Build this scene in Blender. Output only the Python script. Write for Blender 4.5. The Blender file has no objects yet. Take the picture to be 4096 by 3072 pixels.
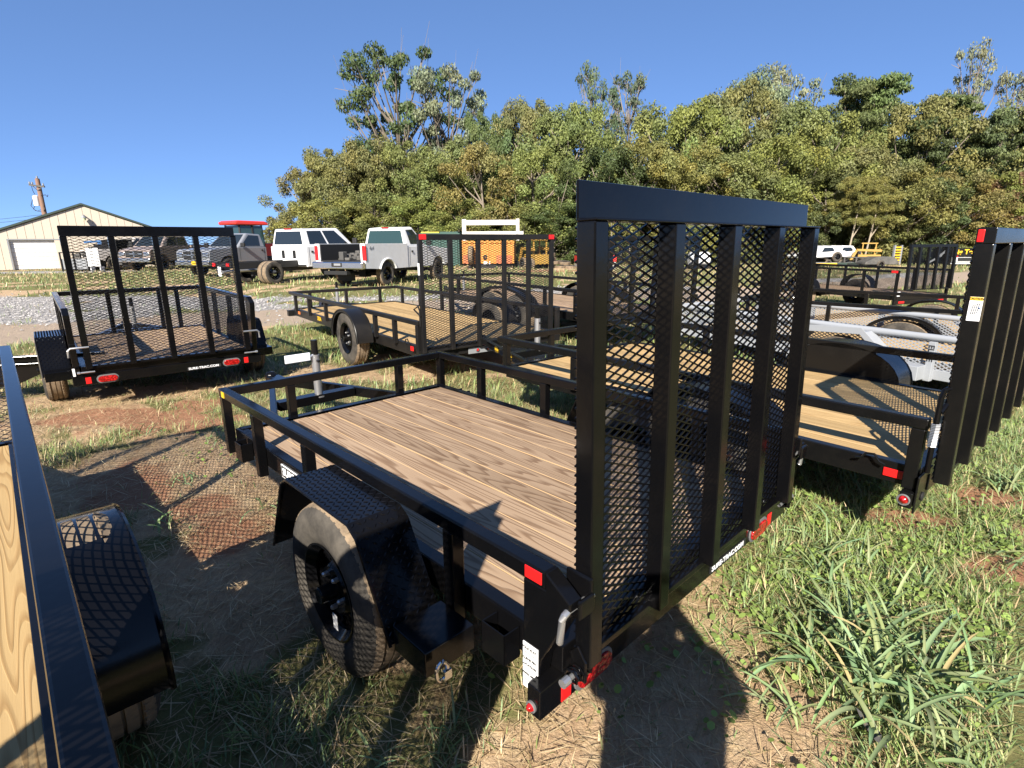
import bpy, bmesh, math, random
import numpy as np
from mathutils import Vector, Matrix
rad = math.radians
S = bpy.context.scene
COL = S.collection
random.seed(7)
RNG = np.random.default_rng(11)

# ------------------------------------------------------------------ camera
CAM_H = 1.52
cam = bpy.data.cameras.new('camera')
cam_ob = bpy.data.objects.new('camera', cam)
COL.objects.link(cam_ob)
cam.sensor_width = 36.0
cam.lens = 19.38
cam.clip_start = 0.02
cam.clip_end = 2000
_p, _r = rad(14.5), rad(-0.33)
_F = Vector((0, math.cos(_p), -math.sin(_p)))
_R = Vector((1, 0, 0))
_U = _R.cross(_F)
_R2 = _R * math.cos(_r) + _U * math.sin(_r)
_U2 = -_R * math.sin(_r) + _U * math.cos(_r)
_M = Matrix((( _R2.x, _U2.x, -_F.x, 0), (_R2.y, _U2.y, -_F.y, 0), (_R2.z, _U2.z, -_F.z, CAM_H), (0, 0, 0, 1)))
cam_ob.matrix_world = _M
S.camera = cam_ob

# ------------------------------------------------------------------ sky and sun
SUN_EL, SUN_AZ = 33.0, 192.0          # degrees; azimuth clockwise from +Y
w = bpy.data.worlds.new('World')
S.world = w
w.use_nodes = True
nt = w.node_tree
bg = nt.nodes['Background'] if 'Background' in nt.nodes else nt.nodes.new('ShaderNodeBackground')
sky = nt.nodes.new('ShaderNodeTexSky')
sky.sky_type = 'NISHITA'
sky.sun_disc = False
sky.sun_elevation = rad(SUN_EL)
sky.sun_rotation = rad(SUN_AZ)
sky.altitude = 250
sky.air_density = 0.4
sky.dust_density = 0.0
sky.ozone_density = 1.0
gam = nt.nodes.new('ShaderNodeGamma')          # the phone's tone curve flattens the sky
gam.inputs['Gamma'].default_value = 0.5
tint = nt.nodes.new('ShaderNodeMix')
tint.data_type = 'RGBA'
tint.blend_type = 'MULTIPLY'
tint.inputs[0].default_value = 1.0
tint.inputs[7].default_value = (0.7, 1.07, 1.7, 1)
nt.links.new(sky.outputs[0], gam.inputs['Color'])
nt.links.new(gam.outputs[0], tint.inputs[6])
nt.links.new(tint.outputs[2], bg.inputs[0])
bg.inputs[1].default_value = 0.094
sun = bpy.data.lights.new('sun', 'SUN')
sun.energy = 4.6
sun.angle = rad(0.5)
sun.color = (1.0, 0.93, 0.83)
sun_ob = bpy.data.objects.new('sun', sun)
COL.objects.link(sun_ob)
_d = Vector((math.sin(rad(SUN_AZ)) * math.cos(rad(SUN_EL)), math.cos(rad(SUN_AZ)) * math.cos(rad(SUN_EL)), math.sin(rad(SUN_EL))))
sun_ob.rotation_euler = (-_d).to_track_quat('-Z', 'Y').to_euler()
sun_ob.location = _d * 60
S.view_settings.view_transform = 'Standard'
S.view_settings.look = 'None'
S.view_settings.gamma = 1.0
S.view_settings.use_curve_mapping = False
S.view_settings.exposure = 1.35
S.render.engine = 'CYCLES'
S.cycles.max_bounces = 5
S.cycles.diffuse_bounces = 2
S.cycles.glossy_bounces = 3
S.cycles.transmission_bounces = 3
S.cycles.transparent_max_bounces = 4
S.cycles.use_denoising = True

# ------------------------------------------------------------------ materials
def newmat(name, base=(0.5, 0.5, 0.5), rough=0.6, metal=0.0, spec=0.5, coat=0.0):
    m = bpy.data.materials.new(name)
    m.use_nodes = True
    b = m.node_tree.nodes['Principled BSDF']
    b.inputs['Base Color'].default_value = (*base, 1)
    b.inputs['Roughness'].default_value = rough
    b.inputs['Metallic'].default_value = metal
    b.inputs['Specular IOR Level'].default_value = spec
    if coat:
        b.inputs['Coat Weight'].default_value = coat
        b.inputs['Coat Roughness'].default_value = 0.12
    return m

class N:
    """small node helper"""
    def __init__(s, m):
        s.t = m.node_tree
        s.b = s.t.nodes['Principled BSDF']
    def n(s, typ, **k):
        x = s.t.nodes.new(typ)
        for a, v in k.items():
            setattr(x, a, v)
        return x
    def l(s, a, b):
        s.t.links.new(a, b)
    def noise(s, vec, scale, detail=4, rough=0.6, dist=0.0):
        x = s.n('ShaderNodeTexNoise')
        if vec is not None:
            s.l(vec, x.inputs['Vector'])
        x.inputs['Scale'].default_value = scale
        x.inputs['Detail'].default_value = detail
        x.inputs['Roughness'].default_value = rough
        x.inputs['Distortion'].default_value = dist
        return x.outputs['Fac']
    def ramp(s, fac, stops):
        x = s.n('ShaderNodeValToRGB')
        e = x.color_ramp.elements
        while len(e) > 1:
            e.remove(e[-1])
        e[0].position = stops[0][0]
        c = stops[0][1]
        e[0].color = (*c, 1) if isinstance(c, tuple) else (c, c, c, 1)
        for p, c in stops[1:]:
            q = e.new(p)
            q.color = (*c, 1) if isinstance(c, tuple) else (c, c, c, 1)
        s.l(fac, x.inputs[0])
        return x.outputs[0]
    def mix(s, fac, a, b, mode='MIX'):
        x = s.n('ShaderNodeMix', data_type='RGBA', blend_type=mode)
        for i, v in ((0, fac), (6, a), (7, b)):
            if isinstance(v, (int, float)):
                x.inputs[i].default_value = v if i == 0 else (v, v, v, 1)
            elif isinstance(v, tuple):
                x.inputs[i].default_value = (*v, 1)
            else:
                s.l(v, x.inputs[i])
        return x.outputs[2]
    def math(s, op, a, b=0.0):
        x = s.n('ShaderNodeMath', operation=op)
        for i, v in ((0, a), (1, b)):
            if isinstance(v, (int, float)):
                x.inputs[i].default_value = v
            else:
                s.l(v, x.inputs[i])
        return x.outputs[0]
    def mapping(s, vec, scale, loc=(0, 0, 0)):
        x = s.n('ShaderNodeMapping')
        s.l(vec, x.inputs[0])
        x.inputs['Scale'].default_value = scale
        x.inputs['Location'].default_value = loc
        return x.outputs[0]
    def obj(s):
        return s.n('ShaderNodeTexCoord').outputs['Object']
    def bump(s, h, strength=0.3, dist=0.01):
        x = s.n('ShaderNodeBump')
        x.inputs['Strength'].default_value = strength
        x.inputs['Distance'].default_value = dist
        s.l(h, x.inputs['Height'])
        s.l(x.outputs[0], s.b.inputs['Normal'])

def paint(name, base, rough, dust=(0.2, 0.16, 0.11), amount=0.25, coat=0.0, lo=0.45):
    m = newmat(name, base, rough, coat=coat)
    k = N(m)
    o = k.obj()
    f = k.noise(o, 3.0, 6, 0.7)
    g = k.noise(o, 60.0, 3, 0.6)
    fac = k.math('MULTIPLY', k.ramp(f, [(lo, 0.0), (0.8, 1.0)]), k.math('MULTIPLY', g, amount))
    k.l(k.mix(fac, base, dust), k.b.inputs['Base Color'])
    k.l(k.math('ADD', k.math('MULTIPLY', f, 0.22), rough - 0.08), k.b.inputs['Roughness'])
    return m

M = {}
M['gloss'] = paint('glossy_black_paint', (0.003, 0.003, 0.0035), 0.12, amount=0.03)
M['satin'] = paint('satin_black_paint', (0.005, 0.005, 0.005), 0.22, amount=0.05)
M['dull'] = paint('dull_black_paint', (0.009, 0.0085, 0.0085), 0.36, amount=0.12)
for _k in ('gloss', 'satin', 'dull'):
    _b = M[_k].node_tree.nodes['Principled BSDF']
    _b.inputs['Specular IOR Level'].default_value = 0.3
    _n = N(M[_k])
    _n.bump(_n.noise(_n.obj(), 45.0, 3, 0.6), 0.06, 0.004)
M['silver'] = paint('silver_paint', (0.29, 0.305, 0.325), 0.4, amount=0.15)
M['zinc'] = paint('zinc_plate', (0.5, 0.5, 0.5), 0.35, amount=0.4)
M['zinc'].node_tree.nodes['Principled BSDF'].inputs['Metallic'].default_value = 0.8
M['chrome'] = newmat('chrome', (0.7, 0.7, 0.7), 0.18, 1.0)
M['red'] = paint('red_reflector', (0.62, 0.012, 0.012), 0.3, amount=0.05)
M['amber'] = newmat('amber_reflector', (0.75, 0.17, 0.02), 0.3)
M['white'] = newmat('white_print', (0.8, 0.8, 0.8), 0.45)
M['ink'] = newmat('black_print', (0.02, 0.02, 0.02), 0.5)
M['blueink'] = newmat('blue_print', (0.05, 0.14, 0.45), 0.5)
M['yellow'] = newmat('yellow_print', (0.72, 0.44, 0.02), 0.45)
M['bezel'] = newmat('grey_rubber', (0.12, 0.12, 0.12), 0.6)
M['rust'] = paint('weld_dust', (0.2, 0.19, 0.18), 0.6)
M['bare'] = newmat('underside_black', (0.012, 0.012, 0.012), 0.7)

def lens_mat():
    m = newmat('red_lens', (0.55, 0.01, 0.012), 0.12, coat=0.6)
    k = N(m)
    v = k.n('ShaderNodeTexVoronoi')
    k.l(k.obj(), v.inputs['Vector'])
    v.inputs['Scale'].default_value = 75
    k.l(k.ramp(v.outputs['Distance'], [(0.1, (0.7, 0.02, 0.02)), (0.6, (0.2, 0.003, 0.003))]), k.b.inputs['Base Color'])
    k.bump(v.outputs['Distance'], 0.6, 0.004)
    return m
M['lens'] = lens_mat()

def wood(name, light, dark, knot):
    m = newmat(name, light, 0.75, spec=0.25)
    k = N(m)
    o = k.obj()
    rnd = k.n('ShaderNodeObjectInfo').outputs['Random']
    off = k.n('ShaderNodeCombineXYZ')
    for i, s_ in enumerate((7.3, 31.0, 3.1)):
        k.l(k.math('MULTIPLY', rnd, s_), off.inputs[i])
    ad = k.n('ShaderNodeVectorMath', operation='ADD')
    k.l(o, ad.inputs[0]); k.l(off.outputs[0], ad.inputs[1])
    vec = ad.outputs[0]
    big = k.noise(k.mapping(vec, (6.5, 0.36, 6.5)), 1.0, 2.0, 0.45)
    band = k.math('FRACT', k.math('MULTIPLY', big, 24.0))
    ring = k.ramp(band, [(0.0, 0.0), (0.5, 0.12), (0.82, 1.0), (0.93, 0.85), (1.0, 0.05)])
    fine = k.noise(k.mapping(vec, (90, 2.2, 90)), 1.0, 5, 0.75)
    vo = k.n('ShaderNodeTexVoronoi')
    k.l(k.mapping(vec, (6.5, 1.5, 0.01)), vo.inputs['Vector'])
    vo.inputs['Scale'].default_value = 1.0
    kn = k.ramp(vo.outputs['Distance'], [(0.03, 1.0), (0.11, 0.0)])
    stain = k.noise(k.mapping(vec, (2.2, 0.9, 2)), 1.0, 4, 0.6)
    f = k.math('ADD', k.math('MULTIPLY', ring, 0.6), k.math('MULTIPLY', fine, 0.45))
    c = k.mix(k.ramp(f, [(0.18, 0.0), (0.85, 1.0)]), light, dark)
    c = k.mix(k.math('MULTIPLY', kn, 0.8), c, knot)
    c = k.mix(k.math('MULTIPLY', k.ramp(stain, [(0.4, 0.0), (0.75, 1.0)]), 0.3), c, dark)
    tone = k.math('ADD', k.math('MULTIPLY', rnd, 0.32), 0.82)
    mul = k.mix(1.0, c, tone, 'MULTIPLY')
    k.l(mul, k.b.inputs['Base Color'])
    k.bump(f, 0.35, 0.004)
    return m
M['wood_brown'] = wood('weathered_pine', (0.36, 0.255, 0.165), (0.18, 0.112, 0.066), (0.09, 0.05, 0.03))
M['wood_edge'] = newmat('sawn_plank_edge', (0.42, 0.28, 0.14), 0.8)
M['wood_pine'] = wood('fresh_pine', (0.47, 0.325, 0.15), (0.33, 0.205, 0.085), (0.16, 0.085, 0.035))
M['wood_white'] = wood('whitewashed_wood', (0.68, 0.65, 0.6), (0.45, 0.42, 0.38), (0.3, 0.27, 0.24))

def tyre_mat(name, base, dust, lo, hi):
    m = newmat(name, base, 0.85, spec=0.2)
    k = N(m)
    o = k.obj()
    f = k.noise(o, 7.0, 5, 0.7)
    k.l(k.mix(k.ramp(f, [(lo, 0.0), (hi, 1.0)]), base, dust), k.b.inputs['Base Color'])
    return m
M['rubber'] = tyre_mat('tyre_rubber', (0.022, 0.021, 0.02), (0.12, 0.105, 0.085), 0.3, 0.8)
M['tread'] = tyre_mat('dusty_tyre_tread', (0.1, 0.08, 0.06), (0.27, 0.2, 0.13), 0.3, 0.6)
M['glass'] = newmat('dark_glass', (0.015, 0.02, 0.022), 0.04, spec=0.9)
M['glass_green'] = newmat('green_tinted_glass', (0.025, 0.05, 0.045), 0.05, spec=0.9)
M['truck_white'] = paint('white_car_paint', (0.78, 0.78, 0.78), 0.25, amount=0.25, coat=0.4, lo=0.5)
M['truck_white_dirty'] = paint('dusty_white_car_paint', (0.7, 0.7, 0.69), 0.35, dust=(0.4, 0.36, 0.3), amount=0.5, lo=0.4)
M['truck_grey'] = paint('grey_car_paint', (0.2, 0.21, 0.23), 0.3, amount=0.3, coat=0.4)
M['truck_tan'] = paint('tan_car_paint', (0.26, 0.21, 0.185), 0.3, amount=0.3, coat=0.4)
M['truck_pale'] = paint('pale_car_paint', (0.5, 0.46, 0.42), 0.3, amount=0.3, coat=0.4)
M['tractor_red'] = paint('tractor_red_paint', (0.6, 0.035, 0.03), 0.35, amount=0.2)
M['blue'] = paint('blue_paint', (0.03, 0.1, 0.24), 0.5)
M['orange'] = paint('orange_machine_paint', (0.62, 0.25, 0.04), 0.6, dust=(0.3, 0.1, 0.04), amount=0.9, lo=0.42)
M['orange_rust'] = paint('rusted_orange_paint', (0.5, 0.15, 0.06), 0.7, dust=(0.2, 0.08, 0.04), amount=0.8, lo=0.35)
M['loader'] = paint('yellow_machine_paint', (0.4, 0.235, 0.04), 0.6, amount=0.7)
M['green'] = paint('dark_green_paint', (0.03, 0.085, 0.07), 0.55, amount=0.3)
M['lid'] = paint('yellow_lid', (0.62, 0.5, 0.04), 0.5)
M['siding'] = paint('beige_steel_siding', (0.52, 0.45, 0.36), 0.5, amount=0.2)
M['trim'] = newmat('dark_green_trim', (0.04, 0.06, 0.05), 0.5)
M['door'] = paint('white_garage_door', (0.74, 0.72, 0.68), 0.45, dust=(0.5, 0.4, 0.25), amount=0.5)
M['pole'] = paint('brown_pole_wood', (0.22, 0.13, 0.09), 0.85)
M['steel_grey'] = paint('grey_steel', (0.22, 0.23, 0.24), 0.5)
M['tarp'] = paint('dark_tarp', (0.06, 0.058, 0.055), 0.7, dust=(0.3, 0.27, 0.22), amount=0.8)
M['plastic'] = newmat('clear_plastic_sleeve', (0.75, 0.76, 0.78), 0.3)
M['skin'] = newmat('skin', (0.5, 0.3, 0.22), 0.6)
M['shirt'] = newmat('navy_shirt', (0.03, 0.05, 0.12), 0.85)
M['jeans'] = newmat('blue_jeans', (0.06, 0.09, 0.16), 0.85)
M['shoe'] = newmat('brown_boot', (0.07, 0.045, 0.03), 0.7)

def leaf_mat(name, use_obj, trans=0.3, rough=0.55):
    m = newmat(name, (0.1, 0.1, 0.04), rough, spec=0.3)
    k = N(m)
    a = k.n('ShaderNodeAttribute', attribute_name='Col').outputs['Color']
    c = a
    if use_obj:
        c = k.mix(1.0, a, k.n('ShaderNodeObjectInfo').outputs['Color'], 'MULTIPLY')
    k.l(c, k.b.inputs['Base Color'])
    tr = k.n('ShaderNodeBsdfTranslucent')
    k.l(c, tr.inputs['Color'])
    mx = k.n('ShaderNodeMixShader')
    mx.inputs[0].default_value = trans
    k.l(k.b.outputs[0], mx.inputs[1]); k.l(tr.outputs[0], mx.inputs[2])
    out = [x for x in k.t.nodes if x.type == 'OUTPUT_MATERIAL'][0]
    k.l(mx.outputs[0], out.inputs['Surface'])
    return m
M['leaf'] = leaf_mat('tree_leaf', True, 0.25)
M['blade'] = leaf_mat('grass_blade', False, 0.25, 0.5)
M['bark'] = newmat('bark', (0.2, 0.165, 0.125), 0.9)
M['bark_pale'] = newmat('pale_bark', (0.3, 0.25, 0.18), 0.9)

# ------------------------------------------------------------------ mesh builder
class MB:
    def __init__(s):
        s.v, s.f, s.m = [], [], []
        s.c = 0
    def add(s, vs, fs):
        n = len(s.v)
        s.v.extend([tuple(map(float, p)) for p in vs])
        for f in fs:
            s.f.append(tuple(int(i) + n for i in f))
            s.m.append(s.c)
        return s
    def box(s, x0, y0, z0, x1, y1, z1):
        v = [(x, y, z) for z in (z0, z1) for y in (y0, y1) for x in (x0, x1)]
        return s.add(v, [(0, 2, 3, 1), (4, 5, 7, 6), (0, 1, 5, 4), (2, 6, 7, 3), (0, 4, 6, 2), (1, 3, 7, 5)])
    def bar(s, p, q, w, h, up=(0, 0, 1)):
        p, q = Vector(p), Vector(q)
        d = (q - p).normalized()
        u = Vector(up)
        a = d.cross(u)
        if a.length < 1e-4:
            a = d.cross(Vector((0, 1, 0)))
        a.normalize()
        b = a.cross(d)
        v = []
        for c in (p, q):
            for i, j in ((-1, -1), (1, -1), (1, 1), (-1, 1)):
                v.append(c + a * (i * w / 2) + b * (j * h / 2))
        return s.add(v, [(0, 1, 2, 3), (7, 6, 5, 4), (0, 4, 5, 1), (1, 5, 6, 2), (2, 6, 7, 3), (3, 7, 4, 0)])
    def tube(s, pts, r, n=8, closed=False, caps=True):
        pts = [Vector(p) for p in pts]
        rs = r if isinstance(r, (list, tuple)) else [r] * len(pts)
        rings = []
        m = len(pts)
        ref = None
        for i, p in enumerate(pts):
            if closed:
                d = pts[(i + 1) % m] - pts[i - 1]
            else:
                d = pts[min(i + 1, m - 1)] - pts[max(i - 1, 0)]
            d.normalize()
            if ref is None:
                ref = Vector((0, 0, 1)) if abs(d.z) < 0.9 else Vector((1, 0, 0))
            a = d.cross(ref).normalized()
            b = a.cross(d)
            ref = b if False else ref
            rings.append([p + (a * math.cos(t * 2 * math.pi / n) + b * math.sin(t * 2 * math.pi / n)) * rs[i] for t in range(n)])
        v = [q for ring in rings for q in ring]
        f = []
        for i in range(m if closed else m - 1):
            j = (i + 1) % m
            for t in range(n):
                u = (t + 1) % n
                f.append((i * n + t, i * n + u, j * n + u, j * n + t))
        if caps and not closed:
            f.append(tuple(range(n))[::-1])
            f.append(tuple((m - 1) * n + t for t in range(n)))
        return s.add(v, f)
    def prism(s, poly, axis, a, b):
        """poly: 2-D points; axis 'x': (y,z), 'y': (x,z), 'z': (x,y); extruded from a to b"""
        def P(q, c):
            return {'x': (c, q[0], q[1]), 'y': (q[0], c, q[1]), 'z': (q[0], q[1], c)}[axis]
        n = len(poly)
        v = [P(q, a) for q in poly] + [P(q, b) for q in poly]
        f = [tuple(range(n)), tuple(range(2 * n - 1, n - 1, -1))]
        for i in range(n):
            j = (i + 1) % n
            f.append((i, n + i, n + j, j))
        return s.add(v, f)
    def strip(s, pts, t, axis, a, b):
        """thick bent sheet through 2-D points"""
        n = len(pts)
        P = [Vector(p) for p in pts]
        off = []
        for i in range(n):
            d = (P[min(i + 1, n - 1)] - P[max(i - 1, 0)]).normalized()
            off.append(P[i] + Vector((-d.y, d.x)) * t)
        def Q(q, c):
            return {'x': (c, q[0], q[1]), 'y': (q[0], c, q[1])}[axis]
        v = []
        for i in range(n):
            v += [Q(P[i], a), Q(P[i], b), Q(off[i], b), Q(off[i], a)]
        f = [(0, 1, 2, 3), tuple((n - 1) * 4 + k for k in (3, 2, 1, 0))]
        for i in range(n - 1):
            o, e = i * 4, i * 4 + 4
            for k in range(4):
                l = (k + 1) % 4
                f.append((o + k, e + k, e + l, o + l))
        return s.add(v, f)
    def lathe(s, prof, n=32, axis='x', c=(0, 0, 0), mats=None):
        """prof: (along, radius) list"""
        v = []
        for a, r in prof:
            for t in range(n):
                x, y = r * math.cos(2 * math.pi * t / n), r * math.sin(2 * math.pi * t / n)
                q = {'x': (a, x, y), 'y': (x, a, y), 'z': (x, y, a)}[axis]
                v.append((q[0] + c[0], q[1] + c[1], q[2] + c[2]))
        keep = s.c
        base = len(s.v)
        s.v.extend(v)
        for i in range(len(prof) - 1):
            s.c = mats[i] if mats else keep
            for t in range(n):
                u = (t + 1) % n
                s.f.append((base + i * n + t, base + i * n + u, base + (i + 1) * n + u, base + (i + 1) * n + t))
                s.m.append(s.c)
        s.c = keep
        return s
    def cyl(s, c, r, a0, a1, axis='x', n=16):
        s.lathe([(a0, r * 0.001), (a0, r), (a1, r), (a1, r * 0.001)], n, axis, c)
        return s
    def expanded(s, o, u, v, wd, ht, lwd=0.064, swd=0.03, t=0.0045):
        """expanded-metal lattice in the plane of u and v"""
        o, u, v = (np.array(k, float) for k in (o, u, v))
        nrm = np.cross(u, v)
        ni, nj = int(round(wd / (lwd / 2))), int(round(ht / (swd / 2)))
        du, dv = wd / ni, ht / nj
        a, b = [], []
        for j in range(nj):
            for i in range(ni + 1):
                if (i + j) % 2 == 0:
                    for k in (-1, 1):
                        if 0 <= i + k <= ni:
                            a.append((i * du, j * dv)); b.append(((i + k) * du, (j + 1) * dv))
        a, b = np.array(a), np.array(b)
        A = o + a[:, :1] * u + a[:, 1:] * v
        B = o + b[:, :1] * u + b[:, 1:] * v
        D = B - A
        D /= np.linalg.norm(D, axis=1)[:, None]
        side = np.cross(D, nrm) * t * 0.55
        nn = np.repeat(nrm[None], len(A), 0) * t * 0.7
        V = np.stack([A - side - nn, A + side - nn, A + side + nn, A - side + nn, B - side - nn, B + side - nn, B + side + nn, B - side + nn], 1).reshape(-1, 3)
        n0 = len(s.v)
        s.v.extend(map(tuple, V.tolist()))
        for i in range(len(A)):
            e = n0 + i * 8
            s.f += [(e, e + 4, e + 5, e + 1), (e + 1, e + 5, e + 6, e + 2), (e + 2, e + 6, e + 7, e + 3), (e + 3, e + 7, e + 4, e)]
            s.m += [s.c] * 4
        return s
    def mesh(s, name, mats, smooth=None, recalc=True):
        me = bpy.data.meshes.new(name)
        me.from_pydata(s.v, [], s.f)
        for m in (mats if isinstance(mats, (list, tuple)) else [mats]):
            me.materials.append(M[m] if isinstance(m, str) else m)
        me.polygons.foreach_set('material_index', s.m)
        if recalc:
            b = bmesh.new()
            b.from_mesh(me)
            bmesh.ops.recalc_face_normals(b, faces=b.faces[:])
            b.to_mesh(me)
            b.free()
        if smooth is not None:
            me.polygons.foreach_set('use_smooth', [True] * len(me.polygons))
            me.set_sharp_from_angle(angle=rad(smooth))
        me.update()
        return me
    def build(s, name, mats, parent=None, smooth=None, bevel=0.0, loc=None, rot=None, recalc=True):
        return link(name, s.mesh(name, mats, smooth, recalc), parent, loc, rot, bevel)

def link(name, me, parent=None, loc=None, rot=None, bevel=0.0, scale=None):
    o = bpy.data.objects.new(name, me)
    COL.objects.link(o)
    if parent:
        o.parent = parent
    if loc is not None:
        o.location = loc
    if rot is not None:
        o.rotation_euler = rot
    if scale is not None:
        o.scale = scale
    if bevel:
        b = o.modifiers.new('edge', 'BEVEL')
        b.width = bevel
        b.segments = 2
        b.limit_method = 'ANGLE'
        b.angle_limit = rad(40)
    return o

def tag(o, label, cat, group=None, kind=None):
    o['label'] = label
    o['category'] = cat
    if group:
        o['group'] = group
    if kind:
        o['kind'] = kind
    return o

def thing(name, label, cat, loc=(0, 0, 0), yaw=0.0, group=None):
    o = bpy.data.objects.new(name, None)
    COL.objects.link(o)
    o.location = loc
    o.rotation_euler = (0, 0, yaw)
    o.empty_display_size = 0.2
    return tag(o, label, cat, group)

def copy_tree(o, parent=None):
    c = o.copy()
    COL.objects.link(c)
    c.parent = parent
    for ch in o.children:
        copy_tree(ch, c)
    return c

def text(name, body, size, mat, parent, M4, bold=0.0, align='LEFT', depth=0.0006, sx=1.0):
    cu = bpy.data.curves.new('lettering', 'FONT')
    cu.body = body
    cu.size = size
    cu.extrude = depth
    cu.offset = bold * size
    cu.align_x = align
    cu.align_y = 'CENTER'
    cu.space_line = 0.95
    t = bpy.data.objects.new('lettering_curve', cu)
    COL.objects.link(t)
    dg = bpy.context.evaluated_depsgraph_get()
    me = bpy.data.meshes.new_from_object(t.evaluated_get(dg))
    bpy.data.objects.remove(t)
    bpy.data.curves.remove(cu)
    me.transform(Matrix.Diagonal((sx, 1, 1, 1)))
    me.materials.clear()
    me.materials.append(M[mat])
    o = link(name, me, parent)
    o.matrix_local = M4
    return o

def frame(origin, xdir, ydir):
    x, y = Vector(xdir).normalized(), Vector(ydir).normalized()
    z = x.cross(y)
    return Matrix(((x.x, y.x, z.x, origin[0]), (x.y, y.y, z.y, origin[1]), (x.z, y.z, z.z, origin[2]), (0, 0, 0, 1)))

def arc(cy, cz, r, a0, a1, n):
    return [(cy + r * math.cos(rad(a0 + (a1 - a0) * i / n)), cz + r * math.sin(rad(a0 + (a1 - a0) * i / n))) for i in range(n + 1)]

# ------------------------------------------------------------------ numpy noise for the ground
def _hash(ix, iy, seed):
    n = (ix.astype(np.int64) * 374761393 + iy.astype(np.int64) * 668265263 + seed * 1442695041) & 0x7fffffff
    n = ((n ^ (n >> 13)) * 1274126177) & 0x7fffffff
    return ((n ^ (n >> 16)) & 0xffff) / 65535.0
def vnoise(x, y, seed=0):
    ix, iy = np.floor(x), np.floor(y)
    fx, fy = x - ix, y - iy
    fx, fy = fx * fx * (3 - 2 * fx), fy * fy * (3 - 2 * fy)
    a, b = _hash(ix, iy, seed), _hash(ix + 1, iy, seed)
    c, d = _hash(ix, iy + 1, seed), _hash(ix + 1, iy + 1, seed)
    return (a * (1 - fx) + b * fx) * (1 - fy) + (c * (1 - fx) + d * fx) * fy
def fbm(x, y, seed=0, oct=4):
    s, a, t = 0.0, 0.5, 0.0
    for i in range(oct):
        s = s + a * vnoise(x * 2 ** i, y * 2 ** i, seed + i * 17)
        t += a
        a *= 0.55
    return s / t
def sst(a, b, x):
    t = np.clip((x - a) / (b - a), 0, 1)
    return t * t * (3 - 2 * t)

def ground_h(x, y):
    h = 0.1 * sst(14, 19, y) * sst(-26, -15, x) * (1 - sst(2, 8, x))
    h = h - 0.17 * sst(3.2, 5.0, x) * sst(3.5, 5.5, y) * (1 - sst(16, 30, y))
    h = h + (fbm(x * 1.6, y * 1.6, 3, 4) - 0.5) * 0.045 * (1 - 0.7 * sst(8, 16, y))
    h = h + (vnoise(x * 9, y * 9, 5) - 0.5) * 0.012
    return h

REDS = [(-3.0, 4.6, 0.75, 0.45), (-3.7, 4.75, 0.6, 0.3), (-2.5, 3.35, 0.55, 0.55), (-2.9, 5.2, 0.5, 0.25), (-1.9, 2.9, 0.4, 0.4), (-2.0, 3.9, 0.35, 0.3), (-1.55, 2.6, 0.35, 0.3),
        (2.2, 2.8, 0.28, 0.22), (2.85, 3.0, 0.3, 0.2), (2.3, 2.3, 0.22, 0.12), (2.9, 2.55, 0.3, 0.2), (-11.2, 25.5, 2.0, 0.8), (2.6, 27.5, 4, 1.2), (0.9, 6.4, 0.8, 0.4)]
def masks(x, y):
    """green, bare red soil, road dirt, gravel"""
    wob = (fbm(x * 1.1, y * 1.1, 21, 4) - 0.5)
    red = np.zeros_like(x)
    for cx, cy, rx, ry in REDS:
        d = ((x - cx) / rx) ** 2 + ((y - cy) / ry) ** 2
        red = np.maximum(red, np.exp(-d * 0.9))
    red = sst(0.3, 0.85, red + wob * 1.3 + (fbm(x * 7, y * 7, 55, 3) - 0.5) * 0.7) * 0.9
    n = fbm(x * 0.8 + 9, y * 0.8, 31, 4)
    g = sst(0.42, 0.62, n + 0.3 * sst(0.7, 1.5, x) * (1 - sst(4, 6, y)) + 0.1 * sst(3.5, 5, y) + (fbm(x * 4, y * 4, 44, 3) - 0.5) * 0.35)
    g = g * (1 - 0.55 * ((x > 0.1) & (x < 1.0) & (y < 2.4)))
    s = (x + 8.1) * (-0.45) + (y - 8.6) * 0.893 + wob * 1.0
    far = 4.0 + np.maximum(0, -x - 2.8) * 0.5
    road = sst(-0.3, 0.3, s) * (1 - sst(2.4, 3.4, s))
    gra = sst(2.2, 3.2, s) * (1 - sst(-0.7, 0.5, s - far)) * sst(0.36, 0.5, fbm(x * 0.7, y * 0.7, 77, 3) + 0.13 * sst(-6, -9, x))
    gra = np.maximum(gra, sst(29.5, 30.5, y) * (1 - sst(32, 33, y)) * sst(-18, -21, x) * sst(0.35, 0.55, fbm(x * 0.5, y * 1.2, 78, 3)))
    return g, red, road, gra

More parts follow.
